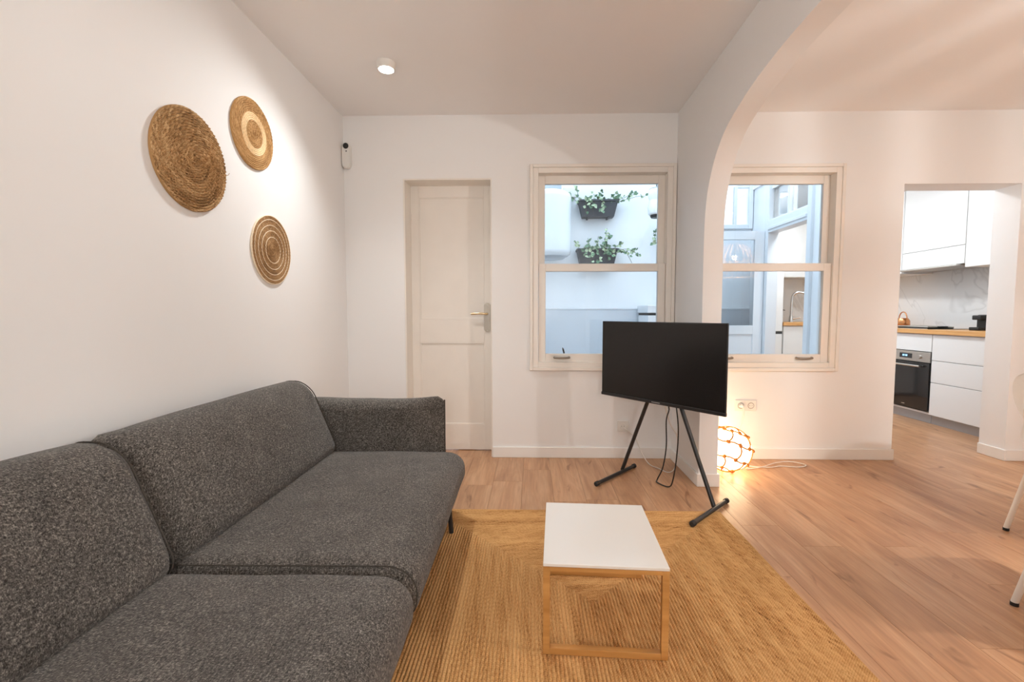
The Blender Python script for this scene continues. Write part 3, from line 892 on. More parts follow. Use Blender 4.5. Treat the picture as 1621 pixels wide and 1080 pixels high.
wht = catmull([(0.706, YB - 0.018, 0.235), (0.735, YB - 0.04, 0.215), (0.79, YB - 0.03, 0.16), (0.83, YB - 0.06, 0.06), (0.86, YB - 0.16, 0.008), (0.905, 3.20, 0.006), (0.95, 3.12, 0.006), (1.0, 3.14, 0.03), (1.02, 3.17, 0.12), (1.0, 3.10, 0.26), (0.90, 2.95, 0.40), (0.83, 2.86, 0.58)], 6)
tag(obj('antenna_cable', tube(bm, wht, 0.0032, 8), 'cable_white'), 'thin white cable from the single wall socket to the television', 'cable')

# ------------------------------------------------------------------ wall sockets
def socket(name, label, cx, cz, n, g=None):
    w_ = 0.082 + 0.075 * (n - 1)
    t = thing(name, label, 'socket', (cx, YB, cz - 0.04))
    obj('cover_plate', nb(cx - w_ / 2, cx + w_ / 2, YB - 0.011, YB - 0.0002, cz - 0.041, cz + 0.041, 0.003), 'white_plastic', t)
    for k in range(n):
        xx = cx + (k - (n - 1) / 2) * 0.075
        M = Matrix.Translation((xx, YB - 0.011, cz)) @ Matrix.Rotation(PI / 2, 4, 'X')
        ins = obj('insert', lathe(bmesh.new(), [(0.0, -0.006), (0.0195, -0.006), (0.0195, 0.0015), (0.022, 0.002), (0.024, 0.0)], 24, M, cap=False), 'cable_grey' if n > 1 else 'white_plastic', t)
        bm = bmesh.new()
        for sg in (-1, 1):
            tube(bm, [(xx + sg * 0.0095, YB - 0.0045, cz), (xx + sg * 0.0095, YB - 0.0125, cz)], 0.0028, 8)
        obj('contact', bm, 'socket_grey', ins)
    return t
socket('wall_socket', 'single white antenna socket low on the wall left of the television leg', 0.696, 0.249, 1)
socket('wall_socket', 'double white power socket on the wall above the glowing globe lamp', 1.62, 0.412, 2)
obj_plug = tag(obj('power_plug', tube(bmesh.new(), [(1.5825, YB - 0.006, 0.412), (1.5825, YB - 0.024, 0.412), (1.5925, YB - 0.035, 0.402)], [0.016, 0.017, 0.008], 16), 'white_plastic'), 'small white plug in the double wall socket', 'plug')

# ------------------------------------------------------------------ globe lamp in a rope net
GC = Vector((1.368, 3.15, 0.165)); GR = 0.150
gl = thing('globe_lamp', 'glowing glass globe lamp in a knotted rope net on the floor behind the pier', 'lamp', (GC.x, GC.y, 0))
obj('globe', ball(bmesh.new(), GC, GR, 40, 24), 'globe_glow', gl)
RM = Matrix.Rotation(math.radians(20), 3, 'Y') @ Matrix.Rotation(math.radians(-12), 3, 'X')
def gp(lat, lon, r=GR + 0.004):
    return GC + RM @ Vector((r * math.cos(lat) * math.cos(lon), r * math.cos(lat) * math.sin(lon), r * math.sin(lat)))
LATS = [math.radians(a) for a in (-62, -24, 14, 50)]
NL = 6
knots = []
ropes = bmesh.new()
for li, la in enumerate(LATS):
    pts = []
    for k in range(NL * 5):
        pts.append(gp(la + 0.05 * math.sin(k * 2 * PI / 5), 2 * PI * k / (NL * 5)))
    tube(ropes, pts, 0.0052, 6, closed=True)
    for k in range(NL):
        sh = 0.5 if li % 2 else 0.0
        lo = 2 * PI * (k + sh) / NL
        knots.append(gp(la, lo))
        if li < len(LATS) - 1:
            tube(ropes, [gp(la + (LATS[li + 1] - la) * t, lo + (0.12 * math.sin(t * PI))) for t in [i / 6 for i in range(7)]], 0.0052, 6)
            knots.append(gp(LATS[li + 1], lo))
for k in range(NL):
    tube(ropes, [gp(LATS[-1] + (PI / 2 - 0.05 - LATS[-1]) * t, 2 * PI * (k + .5) / NL) for t in [i / 5 for i in range(6)]], 0.0052, 6)
    tube(ropes, [gp(LATS[0] + (-PI / 2 + 0.05 - LATS[0]) * t, 2 * PI * k / NL) for t in [i / 5 for i in range(6)]], 0.0052, 6)
net = obj('rope_net', ropes, 'rope', gl)
ms = None
for kp in knots:
    if ms is None:
        b = ball(bmesh.new(), (0, 0, 0), 0.0135, 8, 6, (1.25, 1, 0.9))
        o = obj('knot', b, 'rope', net, local=True); ms = o.data
    else:
        o = bpy.data.objects.new('knot', ms); COL.objects.link(o); o.parent = net
    o.location = kp - Vector((GC.x, GC.y, 0))
    o.rotation_euler = (random.random() * 3, random.random() * 3, random.random() * 3)
cd = catmull([(1.5955, YB - 0.038, 0.398), (1.59, YB - 0.045, 0.34), (1.57, YB - 0.05, 0.28), (1.53, YB - 0.06, 0.15), (1.50, 3.36, 0.03), (1.56, 3.28, 0.005), (1.70, 3.24, 0.005), (1.80, 3.27, 0.005), (1.92, 3.25, 0.006), (2.0, 3.30, 0.005), (1.93, 3.37, 0.006), (1.80, 3.33, 0.010), (1.66, 3.24, 0.010), (1.53, 3.20, 0.006), (1.52, 3.17, 0.03)], 6)
tag(obj('lamp_cord', tube(bmesh.new(), cd, 0.0032, 8), 'cable_white'), 'white lamp cord coiled on the floor beside the globe lamp', 'cord')

# ------------------------------------------------------------------ woven wall plates
def coil(y, z, r, depth, rings, j0, j1, mat, parent, name, braid=0.0016, dome=0.012, seed=0, squash=1.0):
    """rope rings j0..j1 of a coiled disc hung on the left wall, facing +X"""
    bm = bmesh.new(); uvl = bm.loops.layers.uv.new('braid')
    w = r / rings; nseg = 180
    rows = []
    for j in range(j0, j1):
        for f, hgt in ((0.0, 0.0), (0.22, 0.7), (0.5, 1.0), (0.78, 0.7)):
            rows.append(((j + f) * w, hgt, j, f))
    rows.append((j1 * w, 0.0, j1 - 1, 1.0))
    V = []
    for rr_, hg, j, f in rows:
        row = []
        for k in range(nseg):
            a = 2 * PI * k / nseg
            ph = (j * 0.37) * 2 * PI
            nb_ = max(6, round(2 * PI * (j + 0.5) * w / 0.017))
            wv = math.sin(nb_ * a + ph + (f - 0.5) * 3.0) if f not in (0.0, 1.0) else 0
            rj = rr_ * (1 + 0.012 * noise.noise(Vector((math.cos(a) * 1.3, math.sin(a) * 1.3, seed)))) + 0.0012 * noise.noise(Vector((a * 6, j, seed)))
            xx = depth - dome * (rr_ / r) ** 2 + hg * w * 0.38 + wv * braid * (hg > 0)
            row.append(bm.verts.new((XL + 0.0015 + xx, y + rj * math.cos(a), z + rj * math.sin(a) * squash)))
        V.append(row)
    for i in range(len(V) - 1):
        for k in range(nseg):
            k2 = (k + 1) % nseg
            fc = bm.faces.new((V[i][k], V[i][k2], V[i + 1][k2], V[i + 1][k]))
            rr_ = rows[i][0]
            us = (rr_ * 2 * PI * k / nseg, rr_ * 2 * PI * (k + 1) / nseg)
            jj = rows[i][2]
            for lp, uvv in zip(fc.loops, ((us[0], jj), (us[1], jj), (us[1], jj + 0.3), (us[0], jj + 0.3))): lp[uvl].uv = uvv
    # rim and back
    bk = [bm.verts.new((XL + 0.001, v.co.y, v.co.z)) for v in V[-1]]
    for k in range(nseg):
        k2 = (k + 1) % nseg
        bm.faces.new((V[-1][k], V[-1][k2], bk[k2], bk[k]))
    if j0 > 0:
        bi = [bm.verts.new((XL + 0.001, v.co.y, v.co.z)) for v in V[0]]
        for k in range(nseg):
            k2 = (k + 1) % nseg
            bm.faces.new((V[0][k2], V[0][k], bi[k], bi[k2]))
            bm.faces.new((bk[k], bk[k2], bi[k2], bi[k]))
    else:
        bm.faces.new(bk)
    bmesh.ops.remove_doubles(bm, verts=bm.verts[:], dist=1e-5)
    return obj(name, bm, mat, parent, fixn=True)
def plate(label, y, z):
    return thing('woven_wall_plate', label, 'wall decoration', (XL, y, z - 0.2), 0, 'woven plates on the left wall')
p = plate('largest woven plate on the left wall, rough brown seagrass, nearest the camera', 1.885, 1.738)
coil(1.885, 1.738, 0.205, 0.026, 18, 0, 18, 'seagrass_brown', p, 'coiled_disc', 0.0042, 0.016, 1)
obj('loose_fibre', tube(bmesh.new(), [(XL + 0.014, 2.075, 1.730), (XL + 0.018, 2.098, 1.742), (XL + 0.02, 2.104, 1.752)], 0.001, 5), 'seagrass_brown', p)
p = plate('orange-brown woven plate with a wide cream band, highest on the left wall', 2.318, 2.008)
coil(2.318, 2.008, 0.170, 0.013, 18, 0, 7, 'seagrass_orange', p, 'coiled_centre', 0.001, 0.005, 2)
coil(2.318, 2.008, 0.170, 0.013, 18, 7, 11, 'cream_braid', p, 'coiled_band', 0.0006, 0.005, 2)
coil(2.318, 2.008, 0.170, 0.013, 18, 11, 18, 'seagrass_orange', p, 'coiled_rim', 0.001, 0.005, 2)
p = plate('tan woven plate with thin white rings, lowest on the left wall', 2.455, 1.450)
RN = 44
cuts = [(0, 16, 0), (16, 17, 1), (17, 24, 0), (24, 25, 1), (25, 31, 0), (31, 32, 1), (32, 38, 0), (38, 39, 1), (39, 43, 0), (43, 44, 1)]
for a, b, wht_ in cuts:
    coil(2.455, 1.450, 0.184, 0.011, RN, a, b, 'white_cord' if wht_ else 'seagrass_tan', p, 'white_ring' if wht_ else 'coiled_band', 0.0005 if wht_ else 0.001, 0.004, 3)

# ------------------------------------------------------------------ motion sensor in the corner
t = thing('security_sensor', 'small white pill-shaped sensor with a black eye in the back corner', 'sensor', (-1.376, YB, 2.18))
def pill(hw_, z0, z1, y0, y1, cx):
    pp = []
    for k in range(13):
        a = PI * k / 12; pp.append((cx + hw_ * math.cos(a), z1 - hw_ + hw_ * math.sin(a)))
    for k in range(13):
        a = PI + PI * k / 12; pp.append((cx + hw_ * math.cos(a), z0 + hw_ + hw_ * math.sin(a)))
    bm = bmesh.new()
    f0 = [bm.verts.new((a, y0, b)) for a, b in pp]; f1 = [bm.verts.new((a, y1, b)) for a, b in pp]
    bm.faces.new(f0); bm.faces.new(list(reversed(f1)))
    for k in range(len(pp)): bm.faces.new((f0[k], f1[k], f1[(k + 1) % len(pp)], f0[(k + 1) % len(pp)]))
    bmesh.ops.bevel(bm, geom=[e for e in bm.edges if len(e.link_faces) == 2 and any(f in e.link_faces for f in bm.faces if len(f.verts) > 4)], offset=0.006, segments=3, affect='EDGES')
    return bm
obj('case', pill(0.029, 2.182, 2.372, YB - 0.042, YB - 0.0003, -1.376), 'white_plastic', t)
obj('lens', ball(bmesh.new(), (-1.374, YB - 0.042, 2.343), 0.021, 16, 10, (1, 0.7, 1)), 'black_plastic', t)
obj('indicator', ball(bmesh.new(), (-1.371, YB - 0.043, 2.305), 0.005, 8, 6, (1, 0.5, 1)), 'black_plastic', t)

# ------------------------------------------------------------------ dining chairs (only their edges enter the frame)
def chair(loc, rz, label):
    c = thing('dining_chair', label, 'chair', loc, rz, 'white shell dining chairs')
    # local: +y is the direction the sitter faces
    prof_ = [(0.215, 0.445, 0.205), (0.20, 0.455, 0.215), (0.12, 0.445, 0.225), (0.0, 0.43, 0.23), (-0.10, 0.428, 0.225), (-0.16, 0.45, 0.205), (-0.195, 0.50, 0.19), (-0.215, 0.58, 0.20), (-0.235, 0.66, 0.228), (-0.255, 0.74, 0.225), (-0.268, 0.79, 0.195), (-0.272, 0.808, 0.15)]
    P2 = catmull(prof_, 3)
    bm = bmesh.new(); rows = []
    for v in P2:
        row = []
        for k in range(15):
            u = -1 + 2 * k / 14
            hw_ = v.z * 1.0
            bk = max(0, min(1, (v.y - 0.46) / 0.12))
            seatf = 1 - bk
            row.append(bm.verts.new((u * hw_, v.x + bk * 0.055 * u * u, v.y + seatf * 0.035 * abs(u) ** 3 * (1 if v.x < 0.19 else 0.5))))
        rows.append(row)
    for a, b in zip(rows, rows[1:]):
        for k in range(14): bm.faces.new((a[k], a[k + 1], b[k + 1], b[k]))
    bmesh.ops.solidify(bm, geom=bm.faces[:], thickness=0.012)
    obj('seat_shell', bm, 'chair_white', c, local=True)
    for sx in (-1, 1):
        for sy in (-1, 1):
            top = Vector((sx * 0.14, sy * 0.13 - 0.02, 0.425)); bot = Vector((sx * 0.21, sy * 0.185 - 0.015, 0.012))
            lg = obj('leg', tube(bmesh.new(), [top, bot], [0.0125, 0.0115], 12), 'chair_white', c, local=True)
            obj('foot_tip', tube(bmesh.new(), [bot + Vector((0, 0, 0.002)), Vector((bot.x, bot.y, 0.0))], 0.0128, 12), 'rubber', lg, local=True)
    obj('seat_ring', tube(bmesh.new(), [(0.15 * math.cos(2 * PI * k / 24), -0.02 + 0.13 * math.sin(2 * PI * k / 24), 0.414) for k in range(24)], 0.008, 8, closed=True), 'chair_white', c, local=True)
    return c
chair((2.64, 2.12, 0), PI, 'white shell dining chair at the right edge, its backrest showing by the kitchen doorway')
chair((2.03, 1.49, 0), math.radians(-92), 'white dining chair at the right edge with only one tapered leg in view')

# rattan pendant over the dining side, out of frame; its light falls on the ceiling and walls
pd = thing('pendant_lamp', 'rattan pendant lamp hanging over the dining side', 'lamp', (2.75, 0.75, 1.60))
cx, cy = 2.75, 0.75
for k in range(22):
    a = 2 * PI * k / 22
    pr_ = [(0.03, 2.06), (0.12, 2.03), (0.20, 1.95), (0.245, 1.83), (0.25, 1.70), (0.235, 1.60)]
    pts = catmull([(cx + r_ * math.cos(a), cy + r_ * math.sin(a), z_) for r_, z_ in pr_], 4)
    obj('rib', tube(bmesh.new(), pts, 0.011, 6), 'rattan', pd)
for r_, z_ in ((0.12, 2.03), (0.245, 1.83), (0.235, 1.60)):
    obj('hoop', tube(bmesh.new(), [(cx + r_ * math.cos(2 * PI * k / 32), cy + r_ * math.sin(2 * PI * k / 32), z_) for k in range(32)], 0.009, 6, closed=True), 'rattan', pd)
obj('flex', tube(bmesh.new(), [(cx, cy, ZC - 0.0005), (cx, cy, 2.03)], 0.004, 8), 'black_plastic', pd)
obj('bulb_holder', lathe(bmesh.new(), [(0.02, 2.06), (0.022, 1.97), (0.0, 1.965)], 16, Matrix.Translation((cx, cy, 0))), 'black_plastic', pd)
light('pendant_light', 'POINT', (cx, cy, 1.86), PENDANT_W, PENDANT_C, pd, shadow_soft_size=0.03)

# ------------------------------------------------------------------ kitchen
FX = 3.98
wt_ = tag(obj('kitchen_worktop', nb(3.955, 4.605, YB2 + 0.002, 6.20, 0.902, 0.944, 0.003), 'worktop_oak'), 'long oak kitchen worktop along the right kitchen wall', 'worktop')
def drawers(name, label, y0, y1, cuts_, group='white base cabinets'):
    c = thing(name, label, 'cabinet', (4.3, (y0 + y1) / 2, 0), 0, group)
    obj('body', nb(4.0, 4.60, y0, y1, 0.09, 0.900), 'cabinet_white', c)
    obj('kick_plate', nb(4.012, 4.03, y0, y1, 0.002, 0.09), 'kick_grey', c)
    zs_ = [0.092] + list(cuts_) + [0.898]
    for a, b in zip(zs_, zs_[1:]):
        d = obj('drawer_front', nb(FX, 3.999, y0 + 0.002, y1 - 0.002, a + 0.002, b - 0.004, 0.003), 'cabinet_white', c)
        obj('grip_groove', nb(FX + 0.006, 3.9995, y0 + 0.002, y1 - 0.002, b - 0.006, b + 0.004), 'kick_grey', d)
    return c
drawers('drawer_cabinet', 'white handleless drawer cabinet nearest the kitchen doorway', YB2 + 0.004, 4.598, (0.42, 0.64))
drawers('base_cabinet', 'white base cabinet beyond the oven', 5.202, 6.19, (0.42, 0.64))
oc = thing('oven_cabinet', 'white kitchen base cabinet housing the oven', 'cabinet', (4.3, 4.9, 0), 0, 'white base cabinets')
bm = nb(4.0, 4.60, 4.602, 4.614, 0.09, 0.900); box(bm, 4.0, 4.60, 5.186, 5.198, 0.09, 0.9); box(bm, 4.0, 4.60, 4.614, 5.186, 0.09, 0.108); box(bm, 4.0, 4.6, 4.614, 5.186, 0.735, 0.9)
obj('body', bm, 'cabinet_white', oc)
obj('kick_plate', nb(4.012, 4.03, 4.602, 5.198, 0.002, 0.09), 'kick_grey', oc)
obj('filler_panel', nb(FX, 3.999, 4.604, 5.196, 0.722, 0.896, 0.003), 'cabinet_white', oc)
ov = thing('oven', 'built-in oven with black glass door and steel control panel', 'oven', (4.2, 4.9, 0.112))
obj('body', nb(4.0005, 4.50, 4.616, 5.184, 0.110, 0.733), 'black_metal', ov)
cp = obj('control_panel', nb(3.972, 4.0, 4.604, 5.196, 0.612, 0.716, 0.003), 'steel', ov)
ds = obj('display', nb(3.9705, 3.973, 4.82, 4.98, 0.640, 0.690), 'oven_glass', cp)
bm = bmesh.new()
for k, yy in enumerate((4.93, 4.915, 4.895, 4.88)):
    box(bm, 3.9698, 3.9706, yy, yy + 0.009, 0.658, 0.676)
obj('clock_digits', bm, 'led_digits', ds)
for yy in (4.72, 5.08):
    kb = obj('knob', lathe(bmesh.new(), [(0.019, 0.0), (0.019, 0.014), (0.016, 0.018), (0.0, 0.018)], 20, Matrix.Translation((3.972, yy, 0.662)) @ Matrix.Rotation(-PI / 2, 4, 'Y')), 'steel', cp)
od = obj('oven_door', nb(3.968, 3.9985, 4.606, 5.194, 0.128, 0.604, 0.003), 'oven_glass', ov)
obj('handle', tube(bmesh.new(), [(3.935, 4.68, 0.570), (3.935, 5.15, 0.570)], 0.011, 12), 'steel', od)
for yy in (4.70, 5.13):
    obj('handle_post', tube(bmesh.new(), [(3.969, yy, 0.570), (3.935, yy, 0.570)], 0.007, 8), 'steel', od)
obj('badge', nb(3.967, 3.9685, 4.88, 4.92, 0.150, 0.158), 'steel', od)
# upper cabinets
def upper(name, label, y0, y1, z0, splits, hood=False):
    c = thing(name, label, 'cabinet', (4.43, (y0 + y1) / 2, z0), 0, 'white wall cabinets')
    obj('body', nb(4.27, 4.603, y0, y1, z0, 2.50), 'cabinet_white', c)
    zs_ = [z0] + list(splits) + [2.498]
    for a, b in zip(zs_, zs_[1:]):
        obj('door', nb(4.25, 4.2695, y0 + 0.002, y1 - 0.002, a + 0.002, b - 0.003, 0.003), 'cabinet_white', c)
    return c
upper('wall_cabinet', 'plain white kitchen wall cabinet next to the doorway jamb', YB2 + 0.004, 4.598, 1.56, ())
hd = upper('hood_cabinet', 'white wall cabinet above the hob with a pull-out extractor front', 4.602, 5.36, 1.60, (1.785,))
obj('hood_grille', nb(4.20, 4.585, 4.63, 5.33, 1.580, 1.5995, 0.003), 'steel', hd)
upper('wall_cabinet', 'white kitchen wall cabinet beyond the extractor hood', 5.364, 6.19, 1.56, ())
# hob, kettle and coffee machine on the worktop
hb = thing('hob', 'flat black glass hob with steel edge set on the oak worktop', 'hob', (4.3, 5.05, 0.9445))
obj('glass_plate', nb(4.06, 4.56, 4.75, 5.33, 0.9445, 0.950, 0.002), 'oven_glass', hb)
obj('steel_edge', nb(4.052, 4.0595, 4.75, 5.33, 0.9445, 0.951, 0.001), 'steel', hb)
gp_ = thing('griddle_pan', 'shallow steel griddle with a dark side handle on the hob', 'pan', (4.34, 5.13, 0.9505))
obj('pan_body', nb(4.20, 4.48, 4.92, 5.32, 0.9505, 0.972, 0.008), 'steel', gp_)
obj('handle', nb(4.30, 4.38, 4.88, 4.921, 0.960, 0.972, 0.004), 'black_plastic', gp_)
kt = thing('copper_pot', 'small copper pot with a loop handle at the left of the worktop', 'pot', (4.42, 5.52, 0.9445))
obj('pot_body', lathe(bmesh.new(), [(0.0, 0.9445), (0.055, 0.9445), (0.07, 0.97), (0.068, 1.02), (0.05, 1.05), (0.0, 1.055)], 24, Matrix.Translation((4.42, 5.52, 0))), 'copper', kt)
obj('handle', tube(bmesh.new(), [(4.42, 5.52 + 0.058 * math.cos(a), 1.04 + 0.085 * math.sin(a)) for a in [PI * k / 14 for k in range(15)]], 0.006, 8), 'copper', kt)
cm = thing('coffee_machine', 'small black capsule coffee machine on the worktop by the doorway', 'coffee machine', (4.42, 4.45, 0.9445))
obj('body', nb(4.32, 4.56, 4.40, 4.52, 0.9445, 1.095, 0.012), 'black_plastic', cm)
obj('drip_tray', nb(4.24, 4.33, 4.41, 4.51, 0.9445, 0.975, 0.006), 'black_plastic', cm)
obj('spout_head', nb(4.26, 4.335, 4.415, 4.505, 1.045, 1.09, 0.008), 'black_plastic', cm)
# sink run at the far wall
tag(obj('sink_worktop', nb(3.40, 4.604, 6.215, YK - 0.016, 0.942, 0.985, 0.003), 'worktop_oak'), 'short oak worktop around the sink, seen through the patio door', 'worktop')
sc_ = thing('sink_cabinet', 'white base cabinet under the sink at the far kitchen wall', 'cabinet', (4.0, 6.5, 0), 0, 'white base cabinets')
obj('body', nb(3.41, 4.60, 6.26, YK - 0.018, 0.002, 0.940), 'cabinet_white', sc_)
obj('door', nb(3.412, 3.95, 6.238, 6.2595, 0.10, 0.935, 0.003), 'cabinet_white', sc_)
fz = thing('fridge', 'tall white fridge beside the sink with a dark gap between its doors', 'fridge', (3.33, 6.5, 0))
obj('body', nb(2.76, 3.385, 6.24, YK - 0.02, 0.003, 1.86, 0.006), 'cabinet_white', fz)
obj('upper_door', nb(2.765, 3.38, 6.205, 6.239, 0.865, 1.855, 0.008), 'cabinet_white', fz)
obj('lower_door', nb(2.765, 3.38, 6.205, 6.239, 0.03, 0.83, 0.008), 'cabinet_white', fz)
obj('door_gap', nb(2.77, 3.378, 6.208, 6.2395, 0.831, 0.864), 'gap_dark', fz)
uc = thing('wall_cabinet', 'white wall cabinet above the sink at the far kitchen wall', 'cabinet', (4.0, 6.7, 1.6), 0, 'white wall cabinets')
obj('body', nb(3.39, 4.60, 6.52, YK - 0.002, 1.612, 2.50), 'cabinet_white', uc)
obj('door', nb(3.392, 4.0, 6.50, 6.5195, 1.614, 2.498, 0.003), 'cabinet_white', uc)
fc = thing('faucet', 'tall chrome gooseneck kitchen faucet on the oak sink worktop', 'faucet', (3.68, 6.55, 0.9855))
obj('base', lathe(bmesh.new(), [(0.03, 0.9855), (0.028, 1.03), (0.024, 1.075), (0.0, 1.076)], 20, Matrix.Translation((3.68, 6.55, 0))), 'chrome', fc)
obj('spout', tube(bmesh.new(), catmull([(3.68, 6.55, 1.07), (3.685, 6.55, 1.25), (3.70, 6.55, 1.36), (3.76, 6.52, 1.405), (3.83, 6.48, 1.38), (3.86, 6.46, 1.30)], 5), 0.017, 10), 'chrome', fc)
obj('lever', tube(bmesh.new(), [(3.70, 6.54, 1.035), (3.74, 6.52, 1.04), (3.78, 6.50, 1.05)], [0.02, 0.012, 0.007], 10), 'chrome', fc)
sd = thing('soap_dispenser', 'white soap dispenser with a black pump beside the faucet', 'bottle', (3.455, 6.40, 0.9855))
obj('bottle', lathe(bmesh.new(), [(0.0, 0.9855), (0.033, 0.9855), (0.034, 1.09), (0.028, 1.10), (0.0, 1.102)], 20, Matrix.Translation((3.455, 6.40, 0))), 'sink_dispenser', sd)
obj('pump', tube(bmesh.new(), [(3.455, 6.40, 1.10), (3.455, 6.40, 1.15), (3.465, 6.40, 1.158), (3.51, 6.40, 1.15)], [0.02, 0.010, 0.007, 0.005], 10), 'black_plastic', sd)
# kitchen ceiling panel lights
for k, (kx, ky) in enumerate(((2.98, 4.5), (2.98, 5.8))):
    kp_ = thing('ceiling_panel_light', ('flat square kitchen ceiling light near the doorway', 'flat square kitchen ceiling light near the sink')[k], 'lamp', (kx, ky, ZC - 0.02), 0, 'kitchen ceiling lights')
    obj('rim', frame(bmesh.new(), -0.16, 0.16, -0.16, 0.16, 0.014, -0.02, -0.0003), 'white_plastic', kp_, local=True).rotation_euler = (-PI / 2, 0, 0)
    kp_.children[0].location = (0, 0, 0.02 - 0.0205)
    obj('diffuser', nb(kx - 0.145, kx + 0.145, ky - 0.145, ky + 0.145, ZC - 0.016, ZC - 0.002), 'panel_lens', kp_)
    la = light('panel_glow', 'AREA', (kx, ky, ZC - 0.024), KITCHEN_W, KITCHEN_C, kp_, shape='SQUARE', size=0.28)

# ------------------------------------------------------------------ patio things
def leafmesh(bm, c, d, up, ln, wd):
    d = d.normalized(); s_ = d.cross(up)
    if s_.length < 1e-3: s_ = Vector((1, 0, 0))
    s_.normalize(); n_ = s_.cross(d).normalized()
    P = [c, c + d * ln * 0.35 + s_ * wd * 0.5 + n_ * wd * 0.1, c + d * ln * 0.7 + s_ * wd * 0.32, c + d * ln, c + d * ln * 0.7 - s_ * wd * 0.32, c + d * ln * 0.35 - s_ * wd * 0.5 + n_ * wd * 0.1, c + d * ln * 0.45 - n_ * wd * 0.08]
    v = [bm.verts.new(p) for p in P]
    for a, b in ((0, 1), (1, 2), (2, 3), (3, 4), (4, 5), (5, 0)):
        bm.faces.new((v[a], v[b], v[6]))
def planter(label, x0, x1, zt, zh, sprigs, seed, nleaf):
    r_ = random.Random(seed)
    cy_ = PY - 0.095
    t = thing('wall_planter', label, 'planter', ((x0 + x1) / 2, cy_, zt - zh), 0, 'dark planters on the patio wall')
    bm = bmesh.new(); ins = 0.045
    def ring_(a, b, y0, y1, z): return [bm.verts.new(p) for p in ((a, y0, z), (b, y0, z), (b, y1, z), (a, y1, z))]
    R = [ring_(x0 + ins, x1 - ins, cy_ - 0.055, cy_ + 0.075, zt - zh), ring_(x0, x1, cy_ - 0.085, cy_ + 0.09, zt), ring_(x0 + 0.012, x1 - 0.012, cy_ - 0.073, cy_ + 0.078, zt), ring_(x0 + 0.02, x1 - 0.02, cy_ - 0.07, cy_ + 0.075, zt - 0.03)]
    for A, B in zip(R, R[1:]):
        for k in range(4): bm.faces.new((A[k], A[(k + 1) % 4], B[(k + 1) % 4], B[k]))
    bm.faces.new(R[0]); 
    bx_ = obj('trough', bm, 'planter', t, smooth=False)
    obj('rim', frame(bmesh.new(), x0 - 0.008, x1 + 0.008, 0, 0, 0.014, 0, 0), 'planter', t) if False else None
    bm = nb(x0 - 0.008, x1 + 0.008, cy_ - 0.095, cy_ - 0.080, zt - 0.018, zt + 0.004, 0.003)
    box(bm, x0 - 0.008, x0 + 0.008, cy_ - 0.080, cy_ + 0.09, zt - 0.018, zt + 0.004, 0.003)
    box(bm, x1 - 0.008, x1 + 0.008, cy_ - 0.080, cy_ + 0.09, zt - 0.018, zt + 0.004, 0.003)
    obj('rim', bm, 'planter', t)
    for xx in (x0 + (x1 - x0) * 0.24, x0 + (x1 - x0) * 0.76):
        obj('bracket', nb(xx - 0.009, xx + 0.009, cy_ - 0.092, PY - 0.001, zt - zh - 0.014, zt - zh - 0.002), 'black_metal', t)
    obj('soil', nb(x0 + 0.02, x1 - 0.02, cy_ - 0.068, cy_ + 0.073, zt - 0.05, zt - 0.028), 'soil', t)
    st_ = bmesh.new(); lf = bmesh.new(); lf2 = bmesh.new()
    for (sx, dx, dz, ln_, n_) in sprigs:
        base_ = Vector((x0 + (x1 - x0) * sx, cy_ - 0.03, zt - 0.03))
        pts = [base_]
        d = Vector((dx, -0.25, dz + 0.8)).normalized()
        for k in range(7):
            tt = (k + 1) / 7
            dd = Vector((dx, -0.3 + 0.25 * tt, (dz * tt + 0.7 * (1 - tt)))).normalized()
            pts.append(pts[-1] + dd * ln_ / 7 + Vector((r_.uniform(-.008, .008), 0, r_.uniform(-.008, .008))))
        tube(st_, pts, 0.0025, 5)
        for k in range(n_):
            i = r_.randrange(1, len(pts)); p_ = pts[i] + Vector((r_.uniform(-.012, .012), r_.uniform(-.02, .01), r_.uniform(-.012, .012)))
            leafmesh(lf2 if r_.random() < 0.35 else lf, p_, Vector((r_.uniform(-1, 1), r_.uniform(-1, -0.1), r_.uniform(-1, 0.7))), Vector((r_.uniform(-.4, .4), -1, r_.uniform(-.3, .6))), r_.uniform(0.035, 0.06), r_.uniform(0.028, 0.045))
    pl = thing('ivy_plant', 'variegated ivy trailing from the ' + label.split(' planter')[0] + ' planter', 'plant', ((x0 + x1) / 2, cy_, zt - 0.03), 0, 'ivy plants in the patio')
    obj('stems', st_, 'stem', pl)
    obj('foliage', lf, 'leaf', pl, smooth=False)
    obj('pale_foliage', lf2, 'leaf_pale', pl, smooth=False)
    return t
planter('dark upper planter with sparse trailing ivy on the patio wall', 0.555, 1.015, 2.44, 0.19,
        [(0.06, -0.25, 0.9, 0.20, 14), (0.03, -0.8, 0.5, 0.22, 8), (0.2, 0.1, -1.3, 0.24, 14), (0.28, -0.15, -1.6, 0.26, 12), (0.38, 0.1, 0.6, 0.10, 6), (0.55, 0.15, 0.8, 0.14, 12), (0.62, 0.0, -1.3, 0.2, 14), (0.58, -0.3, -1.0, 0.2, 10), (0.75, 0.2, 0.2, 0.14, 10), (0.86, 0.2, -0.4, 0.16, 10), (0.93, 1.2, 0.3, 0.26, 12), (0.95, 1.5, -0.05, 0.34, 12)], 4, 0)
